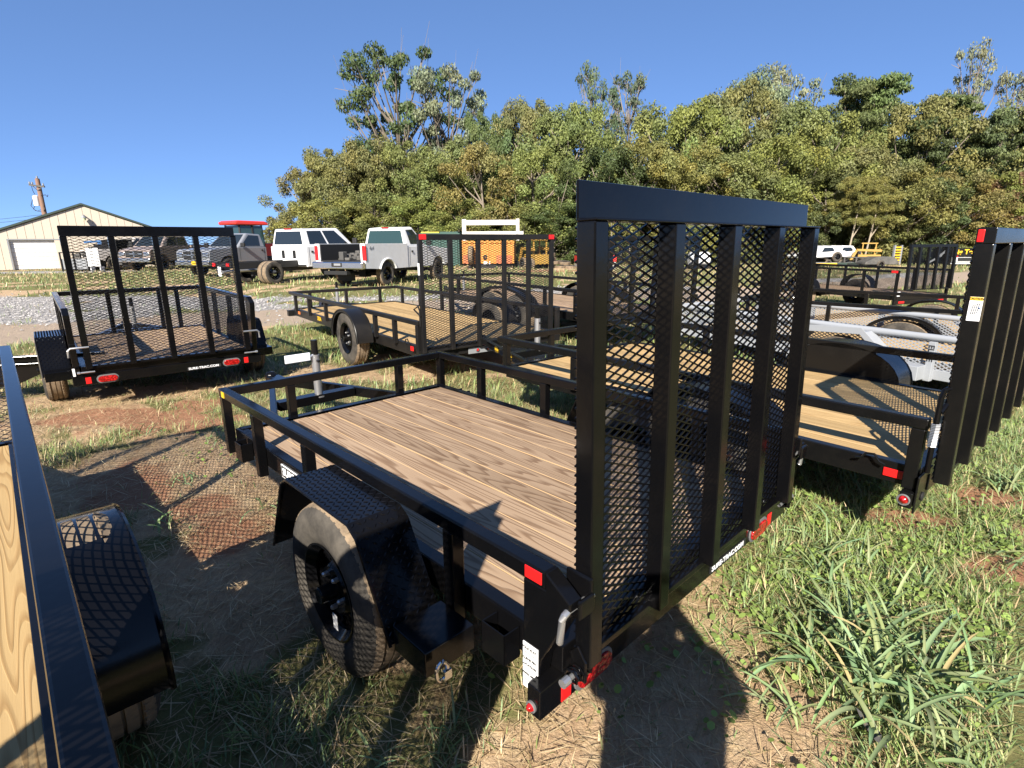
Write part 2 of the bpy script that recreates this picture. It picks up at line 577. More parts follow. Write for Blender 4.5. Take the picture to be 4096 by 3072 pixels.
# ------------------------------------------------------------------ ground
def build_ground():
    xs = np.unique(np.concatenate([np.linspace(-6, 5.5, 260), -6 - np.geomspace(0.06, 394, 110), 5.5 + np.geomspace(0.06, 394, 110)]))
    ys = np.unique(np.concatenate([np.linspace(0.4, 8, 200), 0.4 - np.geomspace(0.1, 200, 30), 8 + np.geomspace(0.05, 600, 170)]))
    X, Y = np.meshgrid(xs, ys)
    Z = ground_h(X, Y)
    nx, ny = len(xs), len(ys)
    me = bpy.data.meshes.new('ground')
    idx = np.arange(nx * ny).reshape(ny, nx)
    q = np.stack([idx[:-1, :-1], idx[:-1, 1:], idx[1:, 1:], idx[1:, :-1]], -1).reshape(-1, 4)
    fast_mesh(me, np.stack([X, Y, Z], -1).reshape(-1, 3), q)
    g, r, ro, gr = masks(X.ravel(), Y.ravel())
    at = me.color_attributes.new('mask', 'FLOAT_COLOR', 'POINT')
    at.data.foreach_set('color', np.stack([g, r, ro, gr], -1).astype(np.float32).ravel())
    me.polygons.foreach_set('use_smooth', [True] * len(me.polygons))
    m = newmat('ground_soil', (0.3, 0.2, 0.1), 0.95, spec=0.1)
    k = N(m)
    a = k.n('ShaderNodeAttribute', attribute_name='mask')
    sep = k.n('ShaderNodeSeparateColor')
    k.l(a.outputs['Color'], sep.inputs[0])
    o = k.obj()
    fine = k.noise(o, 55, 6, 0.75)
    mid = k.noise(o, 6, 5, 0.65)
    st = k.noise(k.mapping(o, (60, 14, 30)), 1.0, 4, 0.7, 1.5)
    straw = k.mix(k.ramp(st, [(0.3, 0.0), (0.7, 1.0)]), (0.37, 0.26, 0.15), (0.66, 0.5, 0.31))
    straw = k.mix(k.ramp(mid, [(0.35, 0.0), (0.7, 1.0)]), straw, (0.4, 0.26, 0.155))
    green = k.mix(fine, (0.1, 0.11, 0.035), (0.26, 0.23, 0.1))
    red = k.mix(k.ramp(fine, [(0.3, 0.0), (0.75, 1.0)]), (0.26, 0.125, 0.07), (0.4, 0.22, 0.13))
    dirt = k.mix(fine, (0.3, 0.23, 0.17), (0.44, 0.35, 0.26))
    vo = k.n('ShaderNodeTexVoronoi')
    k.l(o, vo.inputs['Vector'])
    vo.inputs['Scale'].default_value = 16
    grav = k.mix(vo.outputs['Color'], (0.22, 0.205, 0.19), (0.42, 0.4, 0.38))
    edge = k.math('SUBTRACT', k.math('MULTIPLY', fine, 0.7), 0.35)
    def soft(ch):
        return k.ramp(k.math('ADD', ch, edge), [(0.3, 0.0), (0.7, 1.0)])
    c = k.mix(soft(sep.outputs[0]), straw, green)
    c = k.mix(soft(sep.outputs[1]), c, red)
    c = k.mix(soft(sep.outputs[2]), c, dirt)
    c = k.mix(soft(a.outputs['Alpha']), c, grav)
    k.l(c, k.b.inputs['Base Color'])
    k.bump(k.math('ADD', fine, k.math('MULTIPLY', mid, 1.5)), 0.7, 0.03)
    me.materials.append(m)
    ob = link('ground', me)
    ob['kind'] = 'structure'
    ob['label'] = 'dry grass and red clay ground with a dirt track'
    return ob

def fast_mesh(me, V, F):
    """V (n,3), F (m,k) all faces with k corners"""
    F = np.asarray(F)
    me.vertices.add(len(V))
    me.vertices.foreach_set('co', np.asarray(V, np.float32).ravel())
    me.loops.add(F.size)
    me.loops.foreach_set('vertex_index', F.astype(np.int32).ravel())
    me.polygons.add(len(F))
    me.polygons.foreach_set('loop_start', np.arange(0, F.size, F.shape[1], dtype=np.int32))
    me.update(calc_edges=True)
    me.validate()

def blade_mesh(name, x, y, z, h, wd, az, lean, bend, col):
    """tapering three-piece blades; all arrays of length n"""
    n = len(x)
    d = np.stack([np.cos(az), np.sin(az), np.zeros(n)], 1)
    p = np.stack([-np.sin(az), np.cos(az), np.zeros(n)], 1)
    base = np.stack([x, y, z], 1)
    up = np.array([0, 0, 1.0])
    V = []
    for t, ww in ((0.0, 0.8), (0.4, 1.0), (0.75, 0.7), (1.0, 0.0)):
        ang = lean + bend * t
        # integrate along a bending arc
        hor = h * (t * np.sin(lean + bend * t * 0.5))
        ver = h * (t * np.cos(lean + bend * t * 0.5))
        c = base + d * hor[:, None] + up * ver[:, None]
        if ww > 0:
            V += [c - p * (wd * ww / 2)[:, None], c + p * (wd * ww / 2)[:, None]]
        else:
            V += [c]
    V = np.stack(V, 1).reshape(-1, 3)
    i = np.arange(n)[:, None] * 7
    T = np.concatenate([i + np.array(q) for q in ((0, 1, 3), (0, 3, 2), (2, 3, 5), (2, 5, 4), (4, 5, 6))], 0)
    me = bpy.data.meshes.new(name)
    fast_mesh(me, V, T)
    at = me.color_attributes.new('Col', 'FLOAT_COLOR', 'POINT')
    cc = np.ones((n, 7, 4), np.float32)
    cc[:, :, :3] = col[:, None, :]
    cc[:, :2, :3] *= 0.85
    at.data.foreach_set('color', cc.ravel())
    me.polygons.foreach_set('use_smooth', [True] * len(me.polygons))
    me.materials.append(M['blade'])
    return me

def wedge(n, y0, y1, rng, pad=0.15):
    """random points in the ground wedge in front of the camera"""
    y = np.sqrt(rng.uniform(y0 ** 2, y1 ** 2, n))
    x = rng.uniform(-1, 1, n) * (y * 0.98 + pad)
    return x, y

GREENS = np.array([(0.22, 0.3, 0.09), (0.28, 0.34, 0.12), (0.18, 0.26, 0.1), (0.34, 0.34, 0.15), (0.24, 0.32, 0.15)])
STRAWS = np.array([(0.62, 0.47, 0.27), (0.5, 0.37, 0.2), (0.7, 0.56, 0.34), (0.4, 0.28, 0.15)])
def build_grass():
    rng = np.random.default_rng(5)
    # standing blades
    for name, n, y0, y1, h0, h1, w0, lab in (('grass', 120000, 0.9, 5.5, 0.03, 0.095, 0.0042, 'short green grass among the trailers'),
                                             ('grass', 80000, 5.5, 14, 0.04, 0.12, 0.009, 'patchy grass along the near side of the dirt track'),
                                             ('grass', 70000, 14, 40, 0.06, 0.17, 0.024, 'mown grass around the parked trucks')):
        x, y = wedge(n, y0, y1, rng)
        g, r, ro, gr = masks(x, y)
        clump = fbm(x * 5, y * 5, 91, 2)
        keep = rng.uniform(0, 1, n) < np.clip(0.14 + 0.95 * g - 1.1 * r, 0.02, 1) * (1 - 0.97 * np.maximum(ro, gr)) * np.clip((clump - 0.25) * 2.4, 0.08, 1.2)
        x, y, g, cl = x[keep], y[keep], g[keep], clump[keep]
        n = len(x)
        h = rng.uniform(h0, h1, n) * (0.55 + 0.7 * g) * (0.6 + 0.8 * cl)
        pick = GREENS[rng.integers(0, len(GREENS), n)]
        dry = STRAWS[rng.integers(0, len(STRAWS), n)]
        far = 0.28 * sst(14, 26, y)
        f = (rng.uniform(0, 1, n) < np.clip(0.72 - 0.6 * g + far, 0.1, 1))[:, None]
        col = np.where(f, dry, pick) * rng.uniform(0.75, 1.2, (n, 1))
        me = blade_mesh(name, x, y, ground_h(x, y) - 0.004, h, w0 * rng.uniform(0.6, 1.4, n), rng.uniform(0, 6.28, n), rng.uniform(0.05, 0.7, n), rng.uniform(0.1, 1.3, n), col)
        o = link(name, me)
        o['kind'] = 'stuff'
        o['label'] = lab
    n = 46000
    x = rng.uniform(0.7, 4.6, n); y = rng.uniform(1.2, 5.2, n)
    g, r, ro, gr = masks(x, y)
    keep = (rng.uniform(0, 1, n) < np.clip(1.1 * g - 1.2 * r, 0, 1)) & (x < y * 0.98 + 0.2)
    x, y = x[keep], y[keep]
    n = len(x)
    col = GREENS[rng.integers(0, len(GREENS), n)] * rng.uniform(0.8, 1.25, (n, 1))
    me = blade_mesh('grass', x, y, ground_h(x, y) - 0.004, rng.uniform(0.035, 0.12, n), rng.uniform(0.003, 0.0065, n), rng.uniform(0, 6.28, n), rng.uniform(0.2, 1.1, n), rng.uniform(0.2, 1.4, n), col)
    o = link('grass', me)
    o['kind'] = 'stuff'
    o['label'] = 'thick green grass to the right of the nearest trailer'
    # lying straw
    n = 90000
    x, y = wedge(n, 0.9, 7.0, rng)
    g, r, ro, gr = masks(x, y)
    keep = rng.uniform(0, 1, n) < np.clip(1.0 - 0.75 * r, 0.1, 1) * (1 - 0.9 * np.maximum(ro, gr)) * (0.35 + fbm(x * 3, y * 3, 61, 2))
    x, y = x[keep], y[keep]
    n = len(x)
    col = STRAWS[rng.integers(0, len(STRAWS), n)] * rng.uniform(0.7, 1.15, (n, 1))
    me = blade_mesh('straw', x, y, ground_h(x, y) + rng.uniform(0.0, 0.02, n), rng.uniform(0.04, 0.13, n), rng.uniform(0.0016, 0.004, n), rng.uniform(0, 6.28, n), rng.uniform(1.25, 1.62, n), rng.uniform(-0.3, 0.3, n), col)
    o = link('straw', me)
    o['kind'] = 'stuff'
    o['label'] = 'dead dry grass lying in a thin mat'
    # low broad-leaved ground cover on the right
    n = 60000
    x, y = wedge(n, 1.2, 4.9, rng)
    d = 0.3 * sst(0.9, 1.5, x) + 1.2 * np.exp(-(((x - 1.9) / 0.95) ** 2 + ((y - 2.15) / 0.65) ** 2)) + 0.8 * np.exp(-(((x - 2.7) / 0.7) ** 2 + ((y - 2.9) / 0.5) ** 2)) + 0.5 * np.exp(-(((x + 1.9) / 0.35) ** 2 + ((y - 3.9) / 0.3) ** 2))
    _, r, _, _ = masks(x, y)
    keep = rng.uniform(0, 1, n) < d * (1 - r) * np.clip((fbm(x * 4, y * 4, 12, 3) - 0.3) * 4, 0, 1)
    x, y = x[keep], y[keep]
    n = len(x)
    z = ground_h(x, y) + rng.uniform(0.01, 0.05, n)
    s = rng.uniform(0.006, 0.015, n)
    az = rng.uniform(0, 6.28, n)
    til = rng.uniform(-0.6, 0.6, (n, 2))
    V = []
    for k in range(6):
        a = az + k * math.pi / 3
        dx, dy = np.cos(a) * s, np.sin(a) * s
        V.append(np.stack([x + dx, y + dy, z + dx * til[:, 0] + dy * til[:, 1]], 1))
    V = np.stack(V, 1).reshape(-1, 3)
    me = bpy.data.meshes.new('ground_cover')
    fast_mesh(me, V, np.arange(n * 6).reshape(n, 6))
    at = me.color_attributes.new('Col', 'FLOAT_COLOR', 'POINT')
    cc = np.ones((n, 6, 4), np.float32)
    cc[:, :, :3] = (np.array([0.24, 0.33, 0.085]) * rng.uniform(0.6, 1.25, (n, 1)))[:, None, :]
    at.data.foreach_set('color', cc.ravel())
    me.materials.append(M['blade'])
    o = link('ground_cover', me)
    o['kind'] = 'stuff'
    o['label'] = 'bright green clover-like ground cover'
    # gravel stones
    n = 26000
    x = rng.uniform(-20, 3, n)
    y = rng.uniform(9, 21, n)
    _, _, ro, gr = masks(x, y)
    keep = rng.uniform(0, 1, n) < np.clip(gr * 1.1 + 0.04 * ro, 0, 1)
    x, y = x[keep], y[keep]
    n = len(x)
    z = ground_h(x, y)
    s = rng.uniform(0.018, 0.042, n)
    oc = np.array([(1, 0, 0), (0, 1, 0), (-1, 0, 0), (0, -1, 0), (0, 0, 0.7), (0, 0, -0.5)], float)
    V = oc[None] * s[:, None, None] * rng.uniform(0.6, 1.3, (n, 6, 1)) + np.stack([x, y, z + 0.01], 1)[:, None, :]
    T = np.array([(0, 1, 4), (1, 2, 4), (2, 3, 4), (3, 0, 4)])
    me = bpy.data.meshes.new('gravel')
    fast_mesh(me, V.reshape(-1, 3), (np.arange(n)[:, None, None] * 6 + T[None]).reshape(-1, 3))
    m = newmat('gravel_stone', (0.5, 0.48, 0.46), 0.9)
    me.materials.append(m)
    at = me.color_attributes.new('Col', 'FLOAT_COLOR', 'POINT')
    cc = np.ones((n, 6, 4), np.float32)
    cc[:, :, :3] = (np.array([0.36, 0.34, 0.32]) * rng.uniform(0.45, 1.3, (n, 1)))[:, None, :]
    at.data.foreach_set('color', cc.ravel())
    k = N(m)
    k.l(k.n('ShaderNodeAttribute', attribute_name='Col').outputs['Color'], k.b.inputs['Base Color'])
    o = link('gravel', me)
    o['kind'] = 'stuff'
    o['label'] = 'grey crushed gravel beside the dirt track'

build_ground()
build_grass()

# ------------------------------------------------------------------ trailer pieces
def wheel_meshes():
    R, W = 0.345, 0.205
    prof = [(-0.078, 0.19), (-0.09, 0.2), (-0.1, 0.235), (-0.1025, 0.275), (-0.098, 0.305), (-0.088, 0.328), (-0.076, 0.341), (-0.07, 0.3445)]
    tr = [(-0.046, 0.3455), (-0.044, 0.336), (-0.037, 0.336), (-0.035, 0.346), (-0.004, 0.3465), (-0.002, 0.336), (0.004, 0.336), (0.006, 0.3465),
          (0.035, 0.346), (0.037, 0.336), (0.044, 0.336), (0.046, 0.3455), (0.07, 0.3445)]
    back = [(-a, r) for a, r in prof[::-1][1:]]
    full = prof + tr + back
    mats = [0] * (len(prof) - 1) + [1] * len(tr) + [0] * len(back)
    mats = (mats + [0] * 9)[:len(full) - 1]
    mats[len(prof) - 2] = 1
    b = MB()
    b.lathe(full, 64, 'x', (0, 0, 0), mats)
    # shoulder blocks so that the tread edge is notched
    b.c = 1
    for i in range(56):
        a = 2 * math.pi * i / 56
        for sx in (-1, 1):
            c, s_ = math.cos(a), math.sin(a)
            p0 = (sx * 0.079, 0.337 * c, 0.337 * s_)
            p1 = (sx * 0.05, 0.3475 * c, 0.3475 * s_)
            b.bar(p0, p1, 0.026, 0.006, (0, c, s_))
    tyre = b.mesh('tyre', ['rubber', 'tread'], 40)
    b = MB()
    b.lathe([(0.085, 0.19), (0.08, 0.2), (0.07, 0.195), (0.06, 0.182), (-0.05, 0.178), (-0.07, 0.185), (-0.09, 0.198), (-0.094, 0.2), (-0.094, 0.192), (-0.075, 0.178), (-0.06, 0.165)], 48)
    b.lathe([(-0.035, 0.165), (-0.03, 0.15), (-0.032, 0.14)], 48)
    n = 8
    for i in range(n):
        a0, a1 = 2 * math.pi * (i + 0.24) / n, 2 * math.pi * (i + 0.76) / n
        v = []
        for r, x in ((0.167, -0.034), (0.11, -0.05)):
            for t in range(4):
                a = a0 + (a1 - a0) * t / 3
                v.append((x, r * math.cos(a), r * math.sin(a)))
        b.add(v, [(t, t + 1, t + 5, t + 4) for t in range(3)])
    b.lathe([(-0.05, 0.114), (-0.068, 0.095), (-0.064, 0.07), (-0.05, 0.048)], 40)
    rim = b.mesh('rim', 'gloss', 30)
    b = MB()
    b.lathe([(-0.04, 0.05), (-0.066, 0.047), (-0.07, 0.036), (-0.125, 0.034), (-0.13, 0.03), (-0.126, 0.0005)], 24)
    hub = b.mesh('hub', 'satin', 35)
    b = MB()
    b.lathe([(-0.056, 0.011), (-0.082, 0.0105), (-0.088, 0.006), (-0.088, 0.0005)], 6, 'x')
    nuts = b.mesh('lug_nut', 'zinc')
    return tyre, rim, hub, nuts
TYRE, RIM, HUB, NUTS = wheel_meshes()

def add_wheel(root, x, y, z, side, scale=1.0, rim=True):
    """side -1: outer face towards -x"""
    t = link('wheel', TYRE, root, (x, y, z), (random.uniform(0, 6), 0, 0 if side < 0 else math.pi), scale=(scale,) * 3)
    if rim:
        link('rim', RIM, t)
        link('hub', HUB, t)
        if scale < 0.99 or y < 3 and root.location.y < 12:
            for i in range(5):
                a = 2 * math.pi * i / 5 + 0.3
                link('lug_nut', NUTS, t, (0, 0.07 * math.cos(a), 0.07 * math.sin(a)))
    return t

def plank_set(root, n, x0, x1, y0, y1, z, mat, th=0.036, gap=0.003):
    wd = (x1 - x0) / n
    b = MB()
    L = y1 - y0
    e = 0.0016
    h = wd / 2 - gap / 2
    b.prism([(-h, -th), (h, -th), (h, -e), (h - e, 0), (-h + e, 0), (-h, -e)], 'y', -L / 2, L / 2)
    b.m = [0, 0, 0, 1, 1, 0, 1, 1]
    me = b.mesh('plank', [mat, 'wood_edge'])
    for i in range(n):
        link('plank', me, root, (x0 + wd * (i + 0.5), (y0 + y1) / 2, z + random.uniform(-0.0015, 0.0015)))

def tail_light(root, c, w=0.158, h=0.058, out=(0, -1, 0)):
    """oval light on a plane facing -y, at centre c"""
    b = MB()
    def oval(ww, hh, n=10):
        r = hh / 2
        k = ww / 2 - r
        return [(c[0] + k + r * math.cos(a), c[2] + r * math.sin(a)) for a in np.linspace(-math.pi / 2, math.pi / 2, n)] + \
               [(c[0] - k + r * math.cos(a), c[2] + r * math.sin(a)) for a in np.linspace(math.pi / 2, 3 * math.pi / 2, n)]
    b.prism(oval(w + 0.022, h + 0.022), 'y', c[1], c[1] - 0.006)
    o = b.build('tail_light', 'bezel', root, bevel=0.002)
    b = MB()
    b.prism(oval(w, h), 'y', c[1] - 0.003, c[1] - 0.015)
    b.build('lens', 'lens', o, bevel=0.004)
    return o

def reflector(root, x0, y0, z0, x1, y1, z1, mat='red', name='reflector', bevel=0.004):
    return MB().box(x0, y0, z0, x1, y1, z1).build(name, mat, root, bevel=bevel)

def round_lens(root, c, r, axis, out, mat='lens', name='marker_light'):
    b = MB()
    s = out
    b.lathe([(0, r * 1.5), (0.006 * s, r * 1.5), (0.008 * s, r * 1.25), (0.004 * s, r * 1.05)], 20, axis, c)
    o = b.build(name, 'bezel', root, smooth=35)
    b = MB()
    b.lathe([(0.002 * s, r * 1.05), (0.012 * s, r * 0.9), (0.018 * s, r * 0.5), (0.02 * s, r * 0.01)], 20, axis, c)
    b.build('lens', mat, o, smooth=50)
    return o

def fender_path(kind, yc, top, half, zlow, r=0.1):
    if kind == 'tread':
        return [(yc + half + 0.19, zlow), (yc + half + 0.045, top - 0.075), (yc + half + 0.02, top - 0.03), (yc + half - 0.03, top), (yc - half + 0.03, top), (yc - half - 0.02, top - 0.03), (yc - half - 0.045, top - 0.075), (yc - half - 0.19, zlow + 0.04)]
    a = half
    pts = [(yc + a, zlow)] + [(yc + a * math.cos(t), zlow + (top - zlow) * math.sin(t) ** 0.8) for t in np.linspace(0.12, math.pi - 0.12, 17)] + [(yc - a, zlow)]
    return pts

def add_fender(root, kind, side, xin, xout, yc, top, half, zlow, mat, lugs=False, inner=False):
    x0, x1 = min(xin, xout), max(xin, xout)
    path = fender_path(kind, yc, top, half, zlow)
    b = MB()
    b.strip(path, 0.005, 'x', x0, x1)
    # rolled outer lip
    lip = [(p[0], p[1] - 0.004) for p in path]
    b.tube([(xout, p[0], p[1] - 0.006) for p in path], 0.009 if kind != 'tread' else 0.006, 6)
    if kind == 'round':
        yb, zb = yc, zlow + (top - zlow) * 0.42
        n = len(path)
        v = [(xout, p[0], p[1]) for p in path] + [(xout, yb + (p[0] - yb) * 0.9, zlow + (p[1] - zlow) * 0.9) for p in path]
        b.add(v, [(i, i + 1, n + i + 1, n + i) for i in range(n - 1)])
    if inner:
        v = [(xin, p[0], p[1]) for p in path]
        b.add(v, [tuple(range(len(v)))])
    if lugs:
        for i in range(len(path) - 1):
            p, q = Vector(path[i]), Vector(path[i + 1])
            L = (q - p).length
            d = (q - p) / L
            nn = Vector((-d.y, d.x)) * -1
            if nn.y < 0 and abs(d.x) > 0.3:
                nn = -nn
            if abs(d.x) <= 0.3:
                nn = Vector((abs(nn.x) * (1 if p.x > yc else -1), nn.y))
            rows = max(1, int(L / 0.021))
            cols = int((x1 - x0) / 0.021)
            for r_ in range(rows):
                for c_ in range(cols):
                    o = p + d * (r_ + 0.5) * L / rows
                    x = x0 + (c_ + 0.5) * (x1 - x0) / cols
                    sg = 1 if (r_ + c_) % 2 else -1
                    h = 0.0105
                    dx, dy = h * math.cos(rad(40)), sg * h * math.sin(rad(40))
                    z = o + nn * 0.0012
                    t3 = lambda a, e, f: (x + a, z.x + d.x * e + nn.x * f, z.y + d.y * e + nn.y * f)
                    wv = 0.0032
                    px, py = -dy / h * wv, dx / h * wv
                    v = [t3(-dx, -dy, 0), t3(px, py, 0), t3(dx, dy, 0), t3(-px, -py, 0), t3(-dx * .5, -dy * .5, 0.0022), t3(dx * .5, dy * .5, 0.0022)]
                    b.add(v, [(0, 1, 4), (1, 5, 4), (1, 2, 5), (2, 3, 5), (3, 4, 5), (3, 0, 4)])
    return b.build('fender', mat, root, smooth=30)

def channel(b, p0, p1, h, flange, t, open_side):
    """simple C-channel along y or x between box corners; p0,p1: (x,y,z) centre line of the web"""
    b.bar(p0, p1, t, h)
    d = (Vector(p1) - Vector(p0)).normalized()
    side = d.cross(Vector((0, 0, 1))) * open_side
    for k in (-1, 1):
        o = side * (flange / 2 + t / 2) + Vector((0, 0, k * (h / 2 - t / 2)))
        b.bar(Vector(p0) + o, Vector(p1) + o, flange, t)

def add_gate(root, c, mat, lwd=0.066, swd=0.0255):
    """fold-down mesh ramp standing at the rear. c: x, y, z, w, h, lean, n, uw (upright width), ud (depth towards the rear)"""
    w_, h, n = c['w'], c['h'], c['n']
    uw, ud = c.get('uw', 0.05), c.get('ud', 0.05)
    g = MB()
    th = c.get('plate', 0.085)
    if c.get('top', 'angle') == 'angle':
        g.prism([(0.001, h - 0.0065), (0.001, h + th), (-0.006, h + th), (-0.006, h), (-ud - 0.004, h), (-ud - 0.004, h - 0.0065)], 'x', 0, w_)
    elif c['top'] == 'cap':
        g.box(0, -ud - 0.002, h, w_, 0.001, h + th)
    else:
        g.box(0, -0.045, h - th, w_, 0.004, h)
    gate = g.build('ramp_gate', mat, root, bevel=0.003, loc=(c['x'], c['y'], c['z']), rot=(-c['lean'], 0, 0))
    MB().box(0.01, -0.03, 0.0, w_ - 0.01, -0.0015, 0.022).build('gate_bottom_bar', mat, gate, bevel=0.003)
    b = MB()
    topz = {'angle': h - 0.0065, 'cap': h - 0.0005, 'bar': h - th - 0.0005}[c.get('top', 'angle')]
    if c.get('open'):
        b.box(0, -ud, 0, 0.006, -0.001, topz)
        b.box(0.006, -0.008, 0, uw, -0.001, topz)
    else:
        b.box(0, -ud, 0, uw, -0.001, topz)
    me = b.mesh('gate_upright', mat)
    for i in range(n):
        u = i * (w_ - uw) / (n - 1)
        link('gate_upright', me, gate, (u, 0, 0), bevel=0.004)
    b = MB()
    b.expanded((0.004, 0.0035, 0.012), (1, 0, 0), (0, 0, 1), w_ - 0.008, h - 0.02, lwd, swd, c.get('wire', 0.0037))
    b.build('mesh_panel', mat, gate, recalc=False)
    if c.get('handle'):
        hx, hz = c['handle']
        b = MB()
        b.tube([(hx, 0.012, hz), (hx + 0.055, 0.016, hz), (hx + 0.068, 0.016, hz + 0.012), (hx + 0.068, 0.016, hz + 0.15), (hx + 0.055, 0.016, hz + 0.163), (hx, 0.012, hz + 0.163)], 0.0085, 8)
        b.build('handle', mat, gate, smooth=40)
    return gate

def side_mesh(root, o, u, w_, h, mat, lwd=0.06, swd=0.0255, wire=0.0027):
    b = MB()
    b.expanded(o, u, (0, 0, 1), w_, h, lwd, swd, wire)
    return b.build('mesh_panel', mat, root, recalc=False)

def add_tongue(root, W, L, z, mat, length=1.2, jack=True, tag_=True):
    b = MB()
    xc = W / 2
    for s in (-1, 1):
        channel(b, (xc + s * 0.62, L - 0.35, z), (xc + s * 0.05, L + length, z), 0.075, 0.04, 0.006, s)
    b.bar((xc - 0.3, L + length * 0.42, z + 0.005), (xc + 0.3, L + length * 0.42, z + 0.005), 0.09, 0.066)
    t = b.build('tongue', mat, root, bevel=0.002)
    b = MB()
    b.box(xc - 0.055, L + length - 0.04, z - 0.035, xc + 0.055, L + length + 0.16, z + 0.04)
    b.lathe([(-0.05, 0.001), (-0.05, 0.045), (0.03, 0.05), (0.055, 0.03), (0.06, 0.001)], 16, 'z', (xc, L + length + 0.2, z + 0.01))
    b.build('coupler', mat, t, bevel=0.008)
    if jack:
        y = L + length * 0.42
        b = MB()
        b.lathe([(-0.03, 0.001), (-0.03, 0.05), (-0.02, 0.052), (-0.015, 0.03), (0.3, 0.03), (0.3, 0.024)], 20, 'z', (xc + 0.02, y, z + 0.045))
        j = b.build('jack', 'zinc', root, smooth=40)
        b = MB()
        b.lathe([(0.3, 0.001), (0.3, 0.024), (0.41, 0.024), (0.41, 0.001)], 14, 'z', (xc + 0.02, y, z + 0.045))
        b.bar((xc + 0.02, y, z + 0.3), (xc + 0.02, y - 0.06, z + 0.3), 0.015, 0.015)
        b.build('jack_handle', 'satin', j, smooth=40)
        if tag_:
            b = MB()
            b.box(xc - 0.22, y - 0.03, z + 0.31, xc - 0.03, y - 0.018, z + 0.37)
            b.build('manual_sleeve', 'plastic', j, bevel=0.004)
            b = MB()
            b.bar((xc - 0.03, y - 0.024, z + 0.34), (xc + 0.0, y - 0.01, z + 0.345), 0.008, 0.01)
            b.build('cable_tie', 'plastic', j)
    return t

